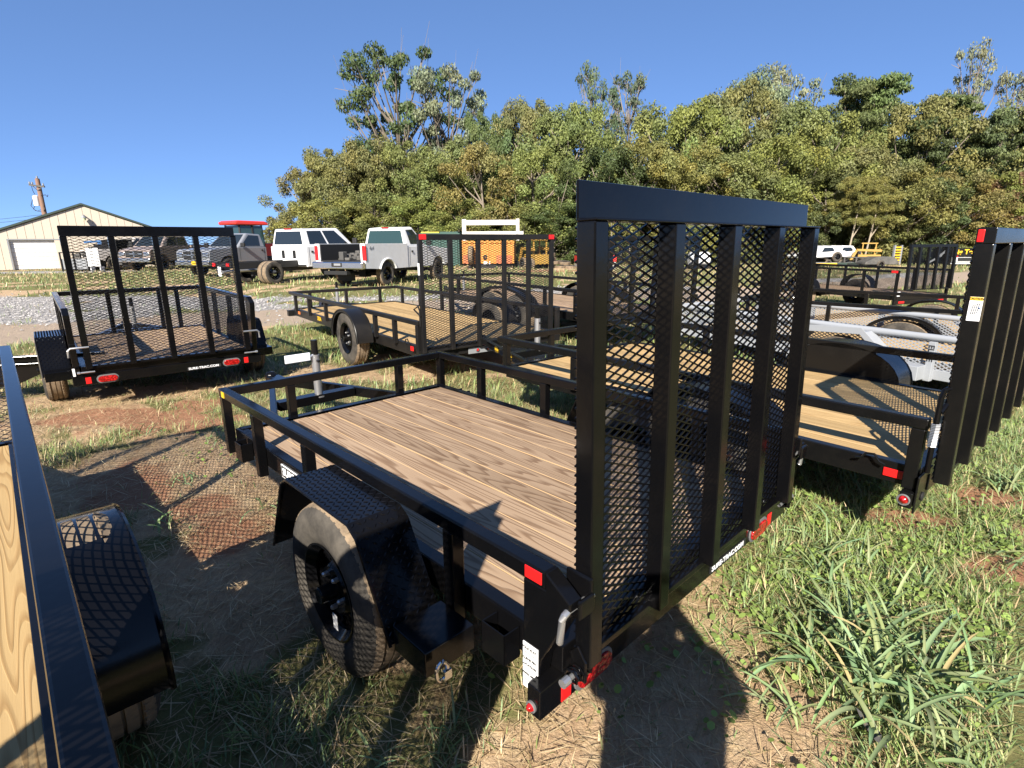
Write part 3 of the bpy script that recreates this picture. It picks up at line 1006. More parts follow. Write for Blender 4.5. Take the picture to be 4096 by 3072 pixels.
def trailer(c):
    """c: see the calls below. Local axes: x across, y forward from the rear sill, z up"""
    W, L, hr, dk = c['W'], c['L'], c['hr'], c['deck']
    mat = c['mat']
    root = thing('utility_trailer', c['label'], 'trailer', (c['ox'], c['oy'], c.get('oz', 0)), c['yaw'], 'trailers parked on the dealer lot')
    xi = c.get('xi', 0.035)
    t = c.get('tube', 0.05)
    fh = c.get('fh', 0.1)
    # frame
    b = MB()
    for s, x in ((1, xi + t + 0.003), (-1, W - xi - t - 0.003)):
        channel(b, (x, 0.051, dk - fh / 2 + 0.008), (x, L - t - 0.003, dk - fh / 2 + 0.008), fh, 0.05, 0.006, s)
    channel(b, (xi + t + 0.02, L - t - 0.01, dk - fh / 2 + 0.01), (W - xi - t - 0.02, L - t - 0.01, dk - fh / 2 + 0.01), fh + 0.004, 0.05, 0.006, 1)
    for i in range(1, 6):
        y = L * i / 6
        b.box(xi + t + 0.06, y - 0.02, dk - 0.11, W - xi - t - 0.06, y + 0.02, dk - 0.039)
    for y in c['axle']:
        b.tube([(-0.1, y, 0.345 * c.get('ws', 1)), (W + 0.1, y, 0.345 * c.get('ws', 1))], 0.03, 10)
        for x in (0.2, W - 0.2):
            b.box(x - 0.025, y - 0.3, dk - 0.17, x + 0.025, y + 0.3, dk - 0.115)
    b.build('frame', mat, root, bevel=0.003)
    # rear sill
    b = MB()
    sz0, sz1 = c['sill']
    b.box(0, 0, sz0, W, 0.05, sz1)
    b.build('rear_sill', mat, root, bevel=0.004)
    b = MB()
    b.box(xi + t + 0.008, 0.003, sz1 + 0.002, W - xi - t - 0.008, 0.06, dk + 0.006)
    b.build('rear_lip', mat, root, bevel=0.003)
    # deck
    plank_set(root, c['planks'], xi + t + 0.012, W - xi - t - 0.012, 0.062, L - t - 0.07, dk, c['wood'])
    # rails
    def rail(x0, y0, x1, y1, z):
        return MB().box(x0, y0, z - t, x1, y1, z).build('top_rail', mat, root, bevel=0.006)
    ry = c.get('ry', 0.02)
    rail(xi, ry, xi + t, L, hr)
    rail(W - xi - t, ry, W - xi, L, hr)
    rail(xi + t + 0.001, L - t, W - xi - t - 0.001, L - 0.001, hr - 0.001)
    # posts
    pz = c.get('post_z', dk - 0.13)
    pb = MB().box(-t / 2 + 0.001, -t / 2, 0, t / 2 - 0.001, t / 2, hr - t - pz - 0.0005).mesh('post', mat)
    for y in c['posts']:
        for x in (xi + t / 2, W - xi - t / 2):
            link('post', pb, root, (x, y, pz), bevel=0.004)
    fb = MB().box(-t / 2, -t / 2 + 0.002, 0, t / 2, t / 2 - 0.002, hr - t - dk + 0.06 - 0.0005).mesh('post', mat)
    for x in c['fposts']:
        link('post', fb, root, (x, L - t / 2, dk - 0.06), bevel=0.004)
    # rear posts
    for s, x in ((-1, xi + 0.001), (1, W - xi - t + 0.001)):
        if c.get('gusset', True):
            poly = [(0.1, 0.29), (0.1, hr - t - 0.001), (ry, hr - t - 0.001), (ry, hr), (-0.064, hr - 0.054), (-0.064, hr - 0.09), (0.03, sz1 + 0.06), (0.04, sz1 + 0.001), (0.051, sz1 + 0.0005), (0.051, 0.29)]
        else:
            poly = [(0.06, sz1 + 0.001), (0.06, hr - t - 0.001), (0.006, hr - t - 0.001), (0.006, sz1 + 0.001)]
        MB().prism(poly, 'x', x, x + t - 0.002).build('rear_post', mat, root, bevel=0.004)
    # wheels and fenders
    ws = c.get('ws', 1.0)
    xo = c.get('xo', -0.195)
    for y in c['axle']:
        for s in (-1, 1):
            x = xo + 0.1025 * ws if s < 0 else W - xo - 0.1025 * ws
            add_wheel(root, x, y, 0.345 * ws - 0.004 + c.get('wdz', 0), s, ws)
    yc = sum(c['axle']) / len(c['axle'])
    f = c['fender']
    for s in (-1, 1):
        xin, xout = (xi - 0.002, xo - 0.012) if s < 0 else (W - xi + 0.002, W - xo + 0.012)
        if f.get('xout'):
            xout = -f['xout'] if s < 0 else W + f['xout']
        if f.get('in_deck'):
            xin = f['in_deck'] if s < 0 else W - f['in_deck']
        add_fender(root, f['kind'], s, xin, xout, f.get('yc', yc), f['top'], f['half'], f['low'], mat, f.get('lugs', False), f.get('inner', False))
        if f['kind'] == 'tread':
            b = MB()
            y0 = f.get('yc', yc) - f['half'] - 0.19
            for yy in (y0 - 0.17,):
                b.box(min(xin, xout) + 0.012, yy, 0.29, max(xin, xout) - 0.002, yy + 0.17, 0.375)
            b.build('fender_bracket', mat, root, bevel=0.003)
    # gate
    g = c.get('gate')
    if g:
        add_gate(root, g, mat, c.get('lwd', 0.066), c.get('swd', 0.0255))
    if c.get('high'):
        z0 = dk + 0.01
        h = hr - t - z0
        yy = [y for y in c['posts']]
        side_mesh(root, (xi + t + 0.001, 0.1, z0), (0, 1, 0), L - 0.15, h, mat)
        side_mesh(root, (W - xi - t - 0.001, 0.1, z0), (0, 1, 0), L - 0.15, h, mat)
        side_mesh(root, (xi + t, L - t - 0.006, z0), (1, 0, 0), W - 2 * xi - 2 * t, h, mat)
    if c.get('tongue', True):
        add_tongue(root, W, L, dk - 0.075, mat, c.get('tlen', 1.2), tag_=c.get('sleeve', False))
    return root

YA = rad(43.89)
PI = math.pi
# ---- the main trailer in front
T1 = trailer(dict(label='black tube-rail utility trailer with brown plank deck, standing nearest the camera', ox=0.071, oy=1.218, yaw=YA, W=1.70, L=2.649, hr=0.69, deck=0.432,
                  mat='gloss', wood='wood_brown', planks=11, sill=(0.257, 0.352), posts=[2.62, 2.13, 1.5, 0.44], post_z=0.29, fposts=[0.45, 1.26], axle=[0.87],
                  fender=dict(kind='tread', xout=0.165, top=0.642, half=0.275, low=0.27, yc=0.945, lugs=True),
                  gate=dict(x=0.126, y=-0.012, z=0.387, w=1.448, h=1.183, lean=0.026, n=5, uw=0.052, ud=0.056, handle=(0.055, 0.86)), sleeve=True, ws=0.913, xo=-0.19))
def t1_details(root):
    W, L = 1.70, 2.649
    for x in (0.228, 1.39):
        tail_light(root, (x, 0.0, 0.293))
    for x in (0.106, 1.515):
        reflector(root, x - 0.021, -0.003, 0.264, x + 0.021, 0.001, 0.322)
    round_lens(root, (0.0, 0.031, 0.288), 0.0115, 'x', -1)
    reflector(root, 0.032, 0.03, 0.648, 0.036, 0.092, 0.684)
    reflector(root, 0.0315, 2.545, 0.648, 0.036, 2.585, 0.682, 'yellow', 'yellow_sticker', 0.0)
    b = MB().box(0.955, -0.0035, 0.27, 1.265, 0.001, 0.3)
    d = b.build('maker_decal', 'ink', root)
    text('lettering', 'SURE-TRAC.COM', 0.031, 'white', d, frame((0.965, -0.0042, 0.285), (1, 0, 0), (0, 0, 1)), 0.025, sx=1.17)
    # decal on the side of the frame, half hidden by the fender
    b = MB().box(0.0792, 1.42, 0.348, 0.0836, 1.905, 0.418)
    d = b.build('maker_decal', 'white', root)
    b = MB().box(0.0782, 1.425, 0.353, 0.0795, 1.9, 0.413)
    b.build('decal_field', 'ink', d)
    text('lettering', 'SURE-TRAC', 0.056, 'white', d, frame((0.0772, 1.885, 0.383), (0, -1, 0), (0, 0, 1)), 0.03, sx=1.1)
    # instruction label on the rear post
    b = MB().box(0.0335, 0.042, 0.356, 0.0362, 0.099, 0.44)
    b.box(0.0335, 0.0515, 0.292, 0.0362, 0.099, 0.356)
    d = b.build('instruction_label', 'white', root)
    for i, s_ in enumerate(('FOLD FLAT', 'CLEVIS PIN', 'LOCATION', 'SPRING ASSIST')):
        text('lettering', s_, 0.0105 if i < 3 else 0.0085, 'ink', d, frame((0.0328, 0.074, (0.424, 0.39, 0.37, 0.34)[i]), (0, -1, 0), (0, 0, 1)), 0.02, 'CENTER')
    b = MB()
    b.box(0.0330, 0.045, 0.4085, 0.0334, 0.097, 0.4105)
    b.box(0.0330, 0.054, 0.3185, 0.0334, 0.097, 0.3205)
    b.build('label_arrow', 'ink', d)
    # stake pockets
    for y in (0.21, 2.36):
        for sx in (-1, 1):
            x0, x1 = (0.018, 0.082) if sx < 0 else (W - 0.082, W - 0.018)
            b = MB()
            for q in ((x0, y - 0.05, x0 + 0.005, y + 0.05), (x0, y - 0.05, x1, y - 0.045), (x0, y + 0.045, x1, y + 0.05)):
                b.box(q[0], q[1], 0.32, q[2], q[3], 0.425)
            b.box(x0, y - 0.05, 0.32, x1, y + 0.05, 0.325)
            b.build('stake_pocket', 'gloss', root, bevel=0.002)
    # hinges with coil springs, latches with pins
    for s, x in ((1, 0.126), (-1, W - 0.126)):
        b = MB()
        n = 40
        b.tube([(x - s * 0.045 + s * i * 0.0019, -0.036 + 0.021 * math.cos(i * 0.98), 0.374 + 0.021 * math.sin(i * 0.98)) for i in range(n)], 0.0045, 6)
        b.build('hinge_spring', 'gloss', root, smooth=40)
        b = MB()
        b.lathe([(-0.08 * s, 0.0005), (-0.08 * s, 0.013), (-0.055 * s, 0.013), (-0.055 * s, 0.008), (0.06 * s, 0.008)], 10, 'x', (x, -0.036, 0.374))
        b.build('hinge_bolt', 'zinc', root, smooth=35)
        b = MB()
        b.prism([(-0.06, 0.345), (-0.012, 0.345), (-0.004, 0.42), (-0.03, 0.45), (-0.06, 0.41)], 'x', x - s * 0.012, x - s * 0.002)
        b.build('hinge_plate', 'gloss', root, bevel=0.003)
        b = MB()
        b.box(x - 0.006 - s * 0.012, -0.075, 0.60, x + 0.006 - s * 0.012, 0.012, 0.68)
        b.box(x - s * 0.068, -0.082, 0.585, x - s * 0.008, -0.068, 0.64)
        b.build('latch_plate', 'gloss', root, bevel=0.006)
        b = MB()
        xx = x - s * 0.1
        b.tube([(x + s * 0.014, -0.055, 0.612), (x - s * 0.085, -0.055, 0.612), (xx, -0.055, 0.607), (x - s * 0.105, -0.053, 0.595), (x - s * 0.105, -0.047, 0.53), (x - s * 0.103, -0.045, 0.525)], 0.0095, 10)
        b.build('latch_pin', 'zinc', root, smooth=40)
    # tie-down clip and chain hook hanging by the bracket
    b = MB()
    b.tube([(-0.13 + 0.02 * math.cos(a), 0.262, 0.335 + 0.03 * math.sin(a)) for a in np.linspace(0, 5.6, 14)], 0.006, 8)
    b.box(-0.125, 0.255, 0.302, -0.1, 0.268, 0.33)
    b.build('snap_hook', 'chrome', root, smooth=40)
    b = MB()
    b.lathe([(0, 0.0005), (0, 0.012), (0.004, 0.012), (0.005, 0.0005)], 12, 'z', (0.2, 0.032, 0.44))
    b.build('deck_screw', 'loader', root)
    # inspection tag on the wheel
    b = MB().box(-0.175, 0.83, 0.17, -0.173, 0.86, 0.23)
    b.build('paper_tag', 'white', root)
t1_details(T1)

# ---- mesh-sided trailer behind on the left
T2 = trailer(dict(label='black high-sided trailer with mesh walls, standing in front of the beige building', ox=-3.971, oy=4.836, yaw=rad(40.45), W=1.63, L=2.311, hr=0.971, deck=0.43,
                  mat='gloss', wood='wood_brown', planks=11, sill=(0.266, 0.36), posts=[2.28, 1.55, 0.85], post_z=0.30, fposts=[0.55, 1.1, 1.3], axle=[0.84], xi=0.02, high=True, xo=-0.215, ws=0.913,
                  fender=dict(kind='tread', xout=0.2, top=0.66, half=0.275, low=0.27, yc=0.87, lugs=True),
                  gate=dict(x=0.112, y=-0.01, z=0.42, w=1.405, h=1.17, lean=0.03, n=5, uw=0.05, ud=0.055)))
def t2_details(root):
    W = 1.63
    for x in (0.26, 1.33):
        tail_light(root, (x, 0.0, 0.305), 0.15, 0.056)
    for x in (0.115, 1.475):
        reflector(root, x - 0.021, -0.003, 0.276, x + 0.021, 0.001, 0.336)
    d = MB().box(0.915, -0.0035, 0.275, 1.225, 0.001, 0.305).build('maker_decal', 'ink', root)
    text('lettering', 'SURE-TRAC.COM', 0.031, 'white', d, frame((0.925, -0.0042, 0.29), (1, 0, 0), (0, 0, 1)), 0.025, sx=1.17)
    for s, x in ((1, 0.112), (-1, W - 0.112)):
        MB().tube([(x + s * 0.05, -0.055, 0.62), (x - s * 0.085, -0.055, 0.62), (x - s * 0.105, -0.053, 0.60), (x - s * 0.105, -0.047, 0.54)], 0.0095, 10).build('latch_pin', 'zinc', root, smooth=40)
        b = MB()
        b.lathe([(-0.07 * s, 0.0005), (-0.07 * s, 0.013), (-0.05 * s, 0.013), (-0.05 * s, 0.008), (0.06 * s, 0.008)], 10, 'x', (x, -0.036, 0.39))
        b.build('hinge_bolt', 'zinc', root, smooth=35)
    MB().box(0.012, -0.012, 0.36, 0.03, -0.0, 0.43).build('instruction_label', 'white', root)
    reflector(root, 1.55, 0.14, 0.72, 1.553, 0.25, 0.79, 'white', 'paper_label', 0)
t2_details(T2)

# ---- long single-axle trailer in the middle
T3 = trailer(dict(label='long black single-axle trailer with pine deck, parked in front of the white pickups', ox=-0.989, oy=5.745, yaw=rad(36.8), W=2.0, L=4.72, hr=0.716, deck=0.42,
                  mat='dull', wood='wood_pine', planks=13, sill=(0.30, 0.40), posts=[4.42, 3.71, 2.93, 1.15, 0.606], post_z=0.40, fposts=[0.35, 1.0, 1.65], axle=[1.62], xi=0.0, ry=0.0, gusset=False,
                  fender=dict(kind='round', top=0.71, half=0.44, low=0.33, inner=False), fh=0.12,
                  gate=dict(x=0.03, y=-0.015, z=0.376, w=1.80, h=1.222, lean=0.0, n=6, uw=0.045, ud=0.045, top='bar', plate=0.06)))
def t3_details(root):
    for x0, x1 in ((0.034, 0.115), (1.745, 1.826)):
        reflector(root, x0, -0.066, 1.543, x1, -0.061, 1.594)
    b = MB()
    b.box(0.62, -0.012, 0.29, 1.12, -0.002, 0.362)
    lb = b.build('light_bar', 'steel_grey', root, bevel=0.003)
    for x in (0.74, 0.88, 1.02):
        round_lens(root, (x, -0.012, 0.327), 0.016, 'y', -1)
    text('lettering', '35SA', 0.085, 'yellow', root, frame((0.046, 3.43, 0.385), (0, -1, 0), (0, 0, 1)), 0.03)
    reflector(root, -0.004, 0.11, 0.38, 0.001, 0.18, 0.43)
    reflector(root, -0.004, 4.15, 0.375, 0.003, 4.25, 0.42, 'amber')
    MB().box(0.026, -0.055, 1.19, 0.0292, -0.02, 1.31).build('warning_label', 'white', root)
    b = MB()
    b.box(-0.03, 4.72, 0.29, 0.5, 4.82, 0.39)
    b.build('front_channel', 'dull', root, bevel=0.004)
    b = MB()
    b.tube([(0.02, -0.03, 0.66), (0.02, -0.03, 0.83), (0.02, -0.0, 0.87), (0.02, 0.1, 0.83), (0.02, -0.05, 0.77)], 0.009, 8)
    b.build('latch_pin', 'dull', root, smooth=40)
    b = MB()
    b.tube([(0.02, 0.36, 0.43), (0.02, 0.33, 0.48), (0.02, 0.29, 0.49), (0.02, 0.25, 0.44)], 0.007, 6)
    b.build('tie_down_loop', 'dull', root, smooth=40)
t3_details(T3)

# ---- the trailer on the right with its gate seen edge-on
T4 = trailer(dict(label='black trailer with fresh pine deck and tall ramp gate, right beside the nearest trailer', ox=1.798, oy=2.271, yaw=rad(40.67), W=1.92, L=2.994, hr=0.752, deck=0.497,
                  mat='satin', wood='wood_pine', planks=11, sill=(0.335, 0.41), posts=[2.9, 2.13, 0.76], post_z=0.46, fposts=[0.65, 1.35], axle=[0.98], xi=0.04, ry=0.0, gusset=False,
                  fender=dict(kind='round', top=0.74, half=0.43, low=0.42, inner=True, in_deck=0.09), fh=0.1,
                  gate=dict(x=0.05, y=-0.05, z=0.47, w=1.82, h=1.03, lean=0.015, n=6, uw=0.05, ud=0.06, plate=0.062, top='cap')))
def t4_details(root):
    reflector(root, 0.082, 0.063, 0.432, 0.0862, 0.147, 0.473)
    reflector(root, 0.082, 2.6, 0.44, 0.0862, 2.69, 0.475, 'amber')
    b = MB()
    b.tube([(0.045, 0.035, 0.375), (0.02, 0.035, 0.375)], [0.045, 0.045], 16)
    round_lens(root, (-0.004, 0.03, 0.375), 0.018, 'x', -1)
    b = MB()
    b.tube([(0.05, 0.26, 0.498), (0.05, 0.235, 0.505), (0.05, 0.22, 0.53), (0.05, 0.185, 0.535), (0.05, 0.16, 0.505), (0.05, 0.135, 0.497)], 0.006, 8)
    b.build('tie_down_loop', 'satin', root, smooth=40)
    # hanging gate bracket with keyhole
    b = MB()
    b.prism([(0.015, 0.31), (0.2, 0.345), (0.235, 0.38), (0.235, 0.49), (0.015, 0.49)], 'y', -0.012, -0.003)
    p = b.build('gate_bracket', 'satin', root, bevel=0.004)
    b = MB()
    b.cyl((0.11, 0, 0.37), 0.021, -0.018, -0.013, 'y', 20)
    b.box(0.165, -0.0165, 0.385, 0.182, -0.0125, 0.46)
    b.build('keyhole_slot', 'bare', p)
    # spring latch
    b = MB()
    b.tube([(0.02, -0.03, 0.52), (0.02, -0.03, 0.86), (0.028, -0.035, 0.895), (0.06, -0.05, 0.905), (0.09, -0.06, 0.885), (0.095, -0.06, 0.86), (0.02, -0.035, 0.80)], 0.011, 10)
    b.build('latch_pin', 'gloss', root, smooth=40)
    b = MB()
    b.tube([(0.02 + 0.016 * math.cos(i * 1.05), -0.03 + 0.016 * math.sin(i * 1.05), 0.64 + 0.0012 * i) for i in range(90)], 0.003, 5)
    b.build('latch_spring', 'zinc', root, smooth=40)
    reflector(root, 0.046, -0.06, 1.507, 0.051, -0.038, 1.556)
    # warning label on the first upright
    lab = MB().box(0.0462, -0.098, 1.195, 0.0485, -0.055, 1.292).build('warning_label', 'white', root)
    MB().box(0.0453, -0.0975, 1.278, 0.0463, -0.0555, 1.2915).build('label_band', 'yellow', lab)
    text('lettering', 'CAUTION', 0.0105, 'ink', lab, frame((0.0448, -0.0765, 1.285), (0, -1, 0), (0, 0, 1)), 0.02, 'CENTER')
    b = MB()
    for i in range(4):
        y = -0.066 - i * 0.0065
        b.bar((0.0458, y, 1.222 + 0.002 * i), (0.0458, y - 0.004, 1.258 + 0.003 * i), 0.0035, 0.0016)
    b.bar((0.0458, -0.066, 1.221), (0.0458, -0.09, 1.23), 0.002, 0.001)
    b.bar((0.0458, -0.068, 1.258), (0.0458, -0.092, 1.268), 0.002, 0.001)
    for z in (1.203, 1.208):
        b.box(0.0453, -0.093, z, 0.0459, -0.06, z + 0.0015)
    b.build('label_drawing', 'ink', lab)
    MB().bar((0.0456, -0.088, 1.25), (0.0456, -0.096, 1.246), 0.008, 0.001).build('label_arrow', 'blueink', lab)
    # branding on the tongue
    W, L = 1.92, 2.994
    d = frame((W / 2 - 0.40, L + 0.22, 0.425), (0.60 - 0.05, -(1.2 + 0.35), 0), (0, 0, 1))
    xc = W / 2
    a = Vector((xc - 0.62, L - 0.35, 0.0)); e = Vector((xc - 0.05, L + 1.2, 0.0))
    dirv = (a - e).normalized()
    nrm = dirv.cross(Vector((0, 0, 1)))
    if nrm.x > 0:
        nrm = -nrm
    def on(tt, z):
        q = e + dirv * tt + nrm * 0.0075
        return (q.x, q.y, z)
    text('lettering', 'Big Tex', 0.07, 'yellow', root, frame(on(0.5, 0.42), dirv, (0, 0, 1)), 0.03)
    q0, q1 = on(0.2, 0.42), on(0.3, 0.42)
    MB().bar(q0, q1, 0.003, 0.06).build('yellow_sticker', 'yellow', root)
t4_details(T4)

# ---- trailer at the left edge, seen from above
T5 = trailer(dict(label='black trailer with yellow pine deck and mesh walls cut by the left photo edge', ox=-1.576, oy=-0.756, yaw=rad(42.8), W=1.68, L=3.66, hr=0.97, deck=0.43,
                  mat='gloss', wood='wood_pine', planks=8, sill=(0.266, 0.36), posts=[3.63, 2.7, 1.0], post_z=0.30, fposts=[0.45, 0.85, 1.25], axle=[1.5], xi=0.0, high=True, xo=-0.15,
                  fender=dict(kind='round', top=0.68, half=0.44, low=0.33),
                  gate=dict(x=0.115, y=-0.01, z=0.42, w=1.45, h=1.17, lean=0.03, n=5, uw=0.05, ud=0.055)))

# ---- silver trailer
def silver_trailer():
    W, L, hr = 1.721, 3.86, 0.631 + 0.17
    root = thing('utility_trailer', 'silver trailer with round pipe rails and mesh sides behind the right-hand trailer', 'trailer', (4.39, 4.732, -0.17), rad(30.38), 'trailers parked on the dealer lot')
    r = 0.033
    b = MB(); b.tube([(0, -0.05, hr - r), (0, L, hr - r)], r, 14).build('pipe_rail', 'silver', root, smooth=40)
    b = MB(); b.tube([(W, -0.05, hr - r), (W, L, hr - r)], r, 14).build('pipe_rail', 'silver', root, smooth=40)
    b = MB(); b.tube([(0, L, hr - r), (W, L, hr - r)], r * 0.95, 14).build('pipe_rail', 'silver', root, smooth=40)
    dk = 0.46
    pm = MB().box(-0.05, -0.03, 0.345, 0.012, 0.03, hr - 0.07).mesh('post', 'silver')
    for y in (0.6, 1.95, 2.9, L - 0.06):
        link('post', pm, root, (0, y, 0), bevel=0.004)
        link('post', pm, root, (W + 0.04, y, 0), bevel=0.004)
    text('lettering', 'ELITE', 0.07, 'ink', root, frame((-0.052, 0.6, 0.62), (0, 0, -1), (0, -1, 0)), 0.02, 'CENTER')
    b = MB()
    for x in (0.03, W - 0.03):
        b.bar((x, 0.02, 0.41), (x, L, 0.41), 0.05, 0.1)
    b.bar((0.05, L, 0.41), (W - 0.05, L, 0.41), 0.05, 0.1)
    b.build('frame', 'silver', root, bevel=0.004)
    plank_set(root, 10, 0.06, W - 0.06, 0.06, L - 0.04, dk + 0.01, 'wood_pine')
    for x in (0.014, W - 0.014):
        side_mesh(root, (x, 0.06, dk), (0, 1, 0), L - 0.1, hr - dk - 0.05, 'silver', 0.06, 0.032, 0.007)
    # octagonal fender
    b = MB()
    path = [(1.9, 0.36), (1.87, 0.58), (1.75, 0.72), (1.17, 0.755), (1.0, 0.6), (0.95, 0.26)]
    b.strip(path, -0.006, 'x', -0.24, 0.0)
    b.strip([(p[0] * 0.97 + 0.043, p[1] - 0.012) for p in path], -0.07, 'x', -0.245, -0.238)
    b.build('fender', 'silver', root, bevel=0.003)
    b = MB()
    b.box(-0.2, 0.62, 0.36, -0.005, 0.93, 0.5)
    b.box(-0.03, 0.6, 0.34, -0.008, 1.0, 0.4)
    b.build('step_bracket', 'silver', root, bevel=0.005)
    b = MB()
    path = [(1.9, 0.36), (1.87, 0.58), (1.75, 0.72), (1.17, 0.755), (1.0, 0.6), (0.95, 0.26)]
    b.strip(path, -0.006, 'x', W, W + 0.24)
    b.build('fender', 'silver', root, bevel=0.003)
    for s, x in ((-1, -0.12), (1, W + 0.12)):
        add_wheel(root, x, 1.42, 0.34, s, 0.98)
    b = MB()
    b.box(-0.03, -0.05, 0.35, 0.05, 0.02, 0.66)
    b.build('rear_post', 'silver', root, bevel=0.004)
    b = MB()
    b.box(W - 0.05, -0.05, 0.35, W + 0.03, 0.02, 0.66)
    b.build('rear_post', 'silver', root, bevel=0.004)
    b = MB(); b.box(0.0, -0.03, 0.35, W, 0.03, 0.455).build('rear_sill', 'silver', root, bevel=0.004)
    round_lens(root, (-0.03, -0.012, 0.47), 0.013, 'x', -1)
    # low mesh ramp folded behind
    gate = dict(x=0.12, y=-0.12, z=0.36, w=1.46, h=0.42, lean=-0.1, n=3, uw=0.04, ud=0.03)
    add_gate(root, gate, 'satin', 0.07, 0.035)
    b = MB()
    b.tube([(0.02, -0.1, 0.74), (0.03, -0.14, 0.6), (0.1, -0.2, 0.42), (0.3, -0.22, 0.38), (0.45, -0.2, 0.42)], 0.006, 6)
    b.build('cable', 'wood_white', root, smooth=40)
    add_tongue(root, W, L, 0.4, 'silver', 1.1, tag_=False)
    return root
silver_trailer()

# ---- black trailers further back
T7 = trailer(dict(label='black tandem-fender trailer with empty rails parked past the long pine-deck trailer', ox=1.143, oy=7.589, yaw=rad(32.75), W=1.75, L=5.0, hr=0.851, deck=0.5,
                  mat='satin', wood='wood_brown', planks=11, sill=(0.36, 0.45), posts=[4.9, 4.1, 3.3, 1.2, 0.45], post_z=0.45, fposts=[0.5, 1.0], axle=[2.55, 1.75], xi=0.0, ry=0.0, gusset=False,
                  fender=dict(kind='round', top=0.8, half=0.85, low=0.45), fh=0.12,
                  gate=dict(x=-0.01, y=-0.2, z=0.45, w=1.76, h=1.13, lean=-0.03, n=5, uw=0.06, ud=0.05, top='bar', plate=0.06)))
for x in (0.3, 1.45):
    reflector(T7, x - 0.05, -0.004, 0.38, x + 0.05, 0.001, 0.43)
T8 = trailer(dict(label='black mesh-sided trailer with upright ramp gate, in front of the yellow-lettered trailer', ox=8.213, oy=11.887, oz=-0.17, yaw=rad(20.46), W=1.70, L=3.6, hr=1.047, deck=0.5,
                  mat='satin', wood='wood_brown', planks=9, sill=(0.32, 0.42), posts=[3.5, 2.6, 1.7, 0.8], post_z=0.42, fposts=[0.5, 1.1], axle=[2.3], xi=0.0, high=True, ry=0.0, gusset=False,
                  fender=dict(kind='round', top=0.82, half=0.44, low=0.45), ws=1.0,
                  gate=dict(x=0.11, y=-0.08, z=0.63, w=1.465, h=0.95, lean=0.028, n=6, uw=0.06, ud=0.05, top='bar', plate=0.06)))
for x in (0.22, 1.48):
    reflector(T8, x - 0.09, -0.006, 0.345, x + 0.09, 0.001, 0.39)
reflector(T8, -0.006, 0.02, 0.99, 0.001, 0.16, 1.04)
reflector(T8, 0.05, -0.01, 0.5, 0.13, -0.002, 0.6, 'white', 'paper_label', 0)
T9 = trailer(dict(label='low black rail trailer with a tan plank deck just beyond the silver trailer', ox=6.1, oy=5.95, oz=-0.17, yaw=rad(46.5), W=2.3, L=3.6, hr=0.86, deck=0.52,
                  mat='satin', wood='wood_pine', planks=12, sill=(0.38, 0.46), posts=[3.5, 2.4, 1.2], post_z=0.45, fposts=[0.8, 1.5], axle=[1.5], xi=0.0, ry=0.0, gusset=False,
                  fender=dict(kind='round', top=0.76, half=0.44, low=0.4)))
# tongue of a neighbouring trailer seen past the left trailer's wheel
tt = thing('trailer_tongue', 'black steel tongue sticking out beside the mesh-sided trailer wheel', 'trailer tongue', (-4.75, 5.35, 0), rad(18))
b = MB()
channel(b, (-0.75, 0, 0.42), (0.62, 0, 0.42), 0.08, 0.05, 0.007, 1)
b.build('channel_arm', 'gloss', tt, bevel=0.003)
b = MB()
b.prism([(-0.6, 0.38), (0.3, 0.38), (-0.12, 0.19), (-0.6, 0.1)], 'y', -0.006, 0.006)
b.build('gusset_plate', 'gloss', tt)
b = MB(); b.tube([(-0.7, 0, 0.0), (-0.7, 0, 0.42)], 0.03, 10); b.build('jack_leg', 'zinc', tt, smooth=40)



# ------------------------------------------------------------------ pickups and other vehicles
def bil(c, u, v):
    """c: four corners (bottom-left, bottom-right, top-right, top-left)"""
    a = c[0].lerp(c[1], u)
    b_ = c[3].lerp(c[2], u)
    return a.lerp(b_, v)

def pane(root, c, uv, mat, name, out, t=0.01):
    pts = [bil(c, *q) for q in uv]
    n = (pts[1] - pts[0]).cross(pts[-1] - pts[0]).normalized()
    if n.dot(Vector(out)) < 0:
        n = -n
    k = len(pts)
    v = [p + n * 0.003 for p in pts] + [p + n * t for p in pts]
    b = MB()
    b.add(v, [tuple(range(k)), tuple(range(2 * k - 1, k - 1, -1))] + [(i, (i + 1) % k, k + (i + 1) % k, k + i) for i in range(k)])
    return b.build(name, mat, root)

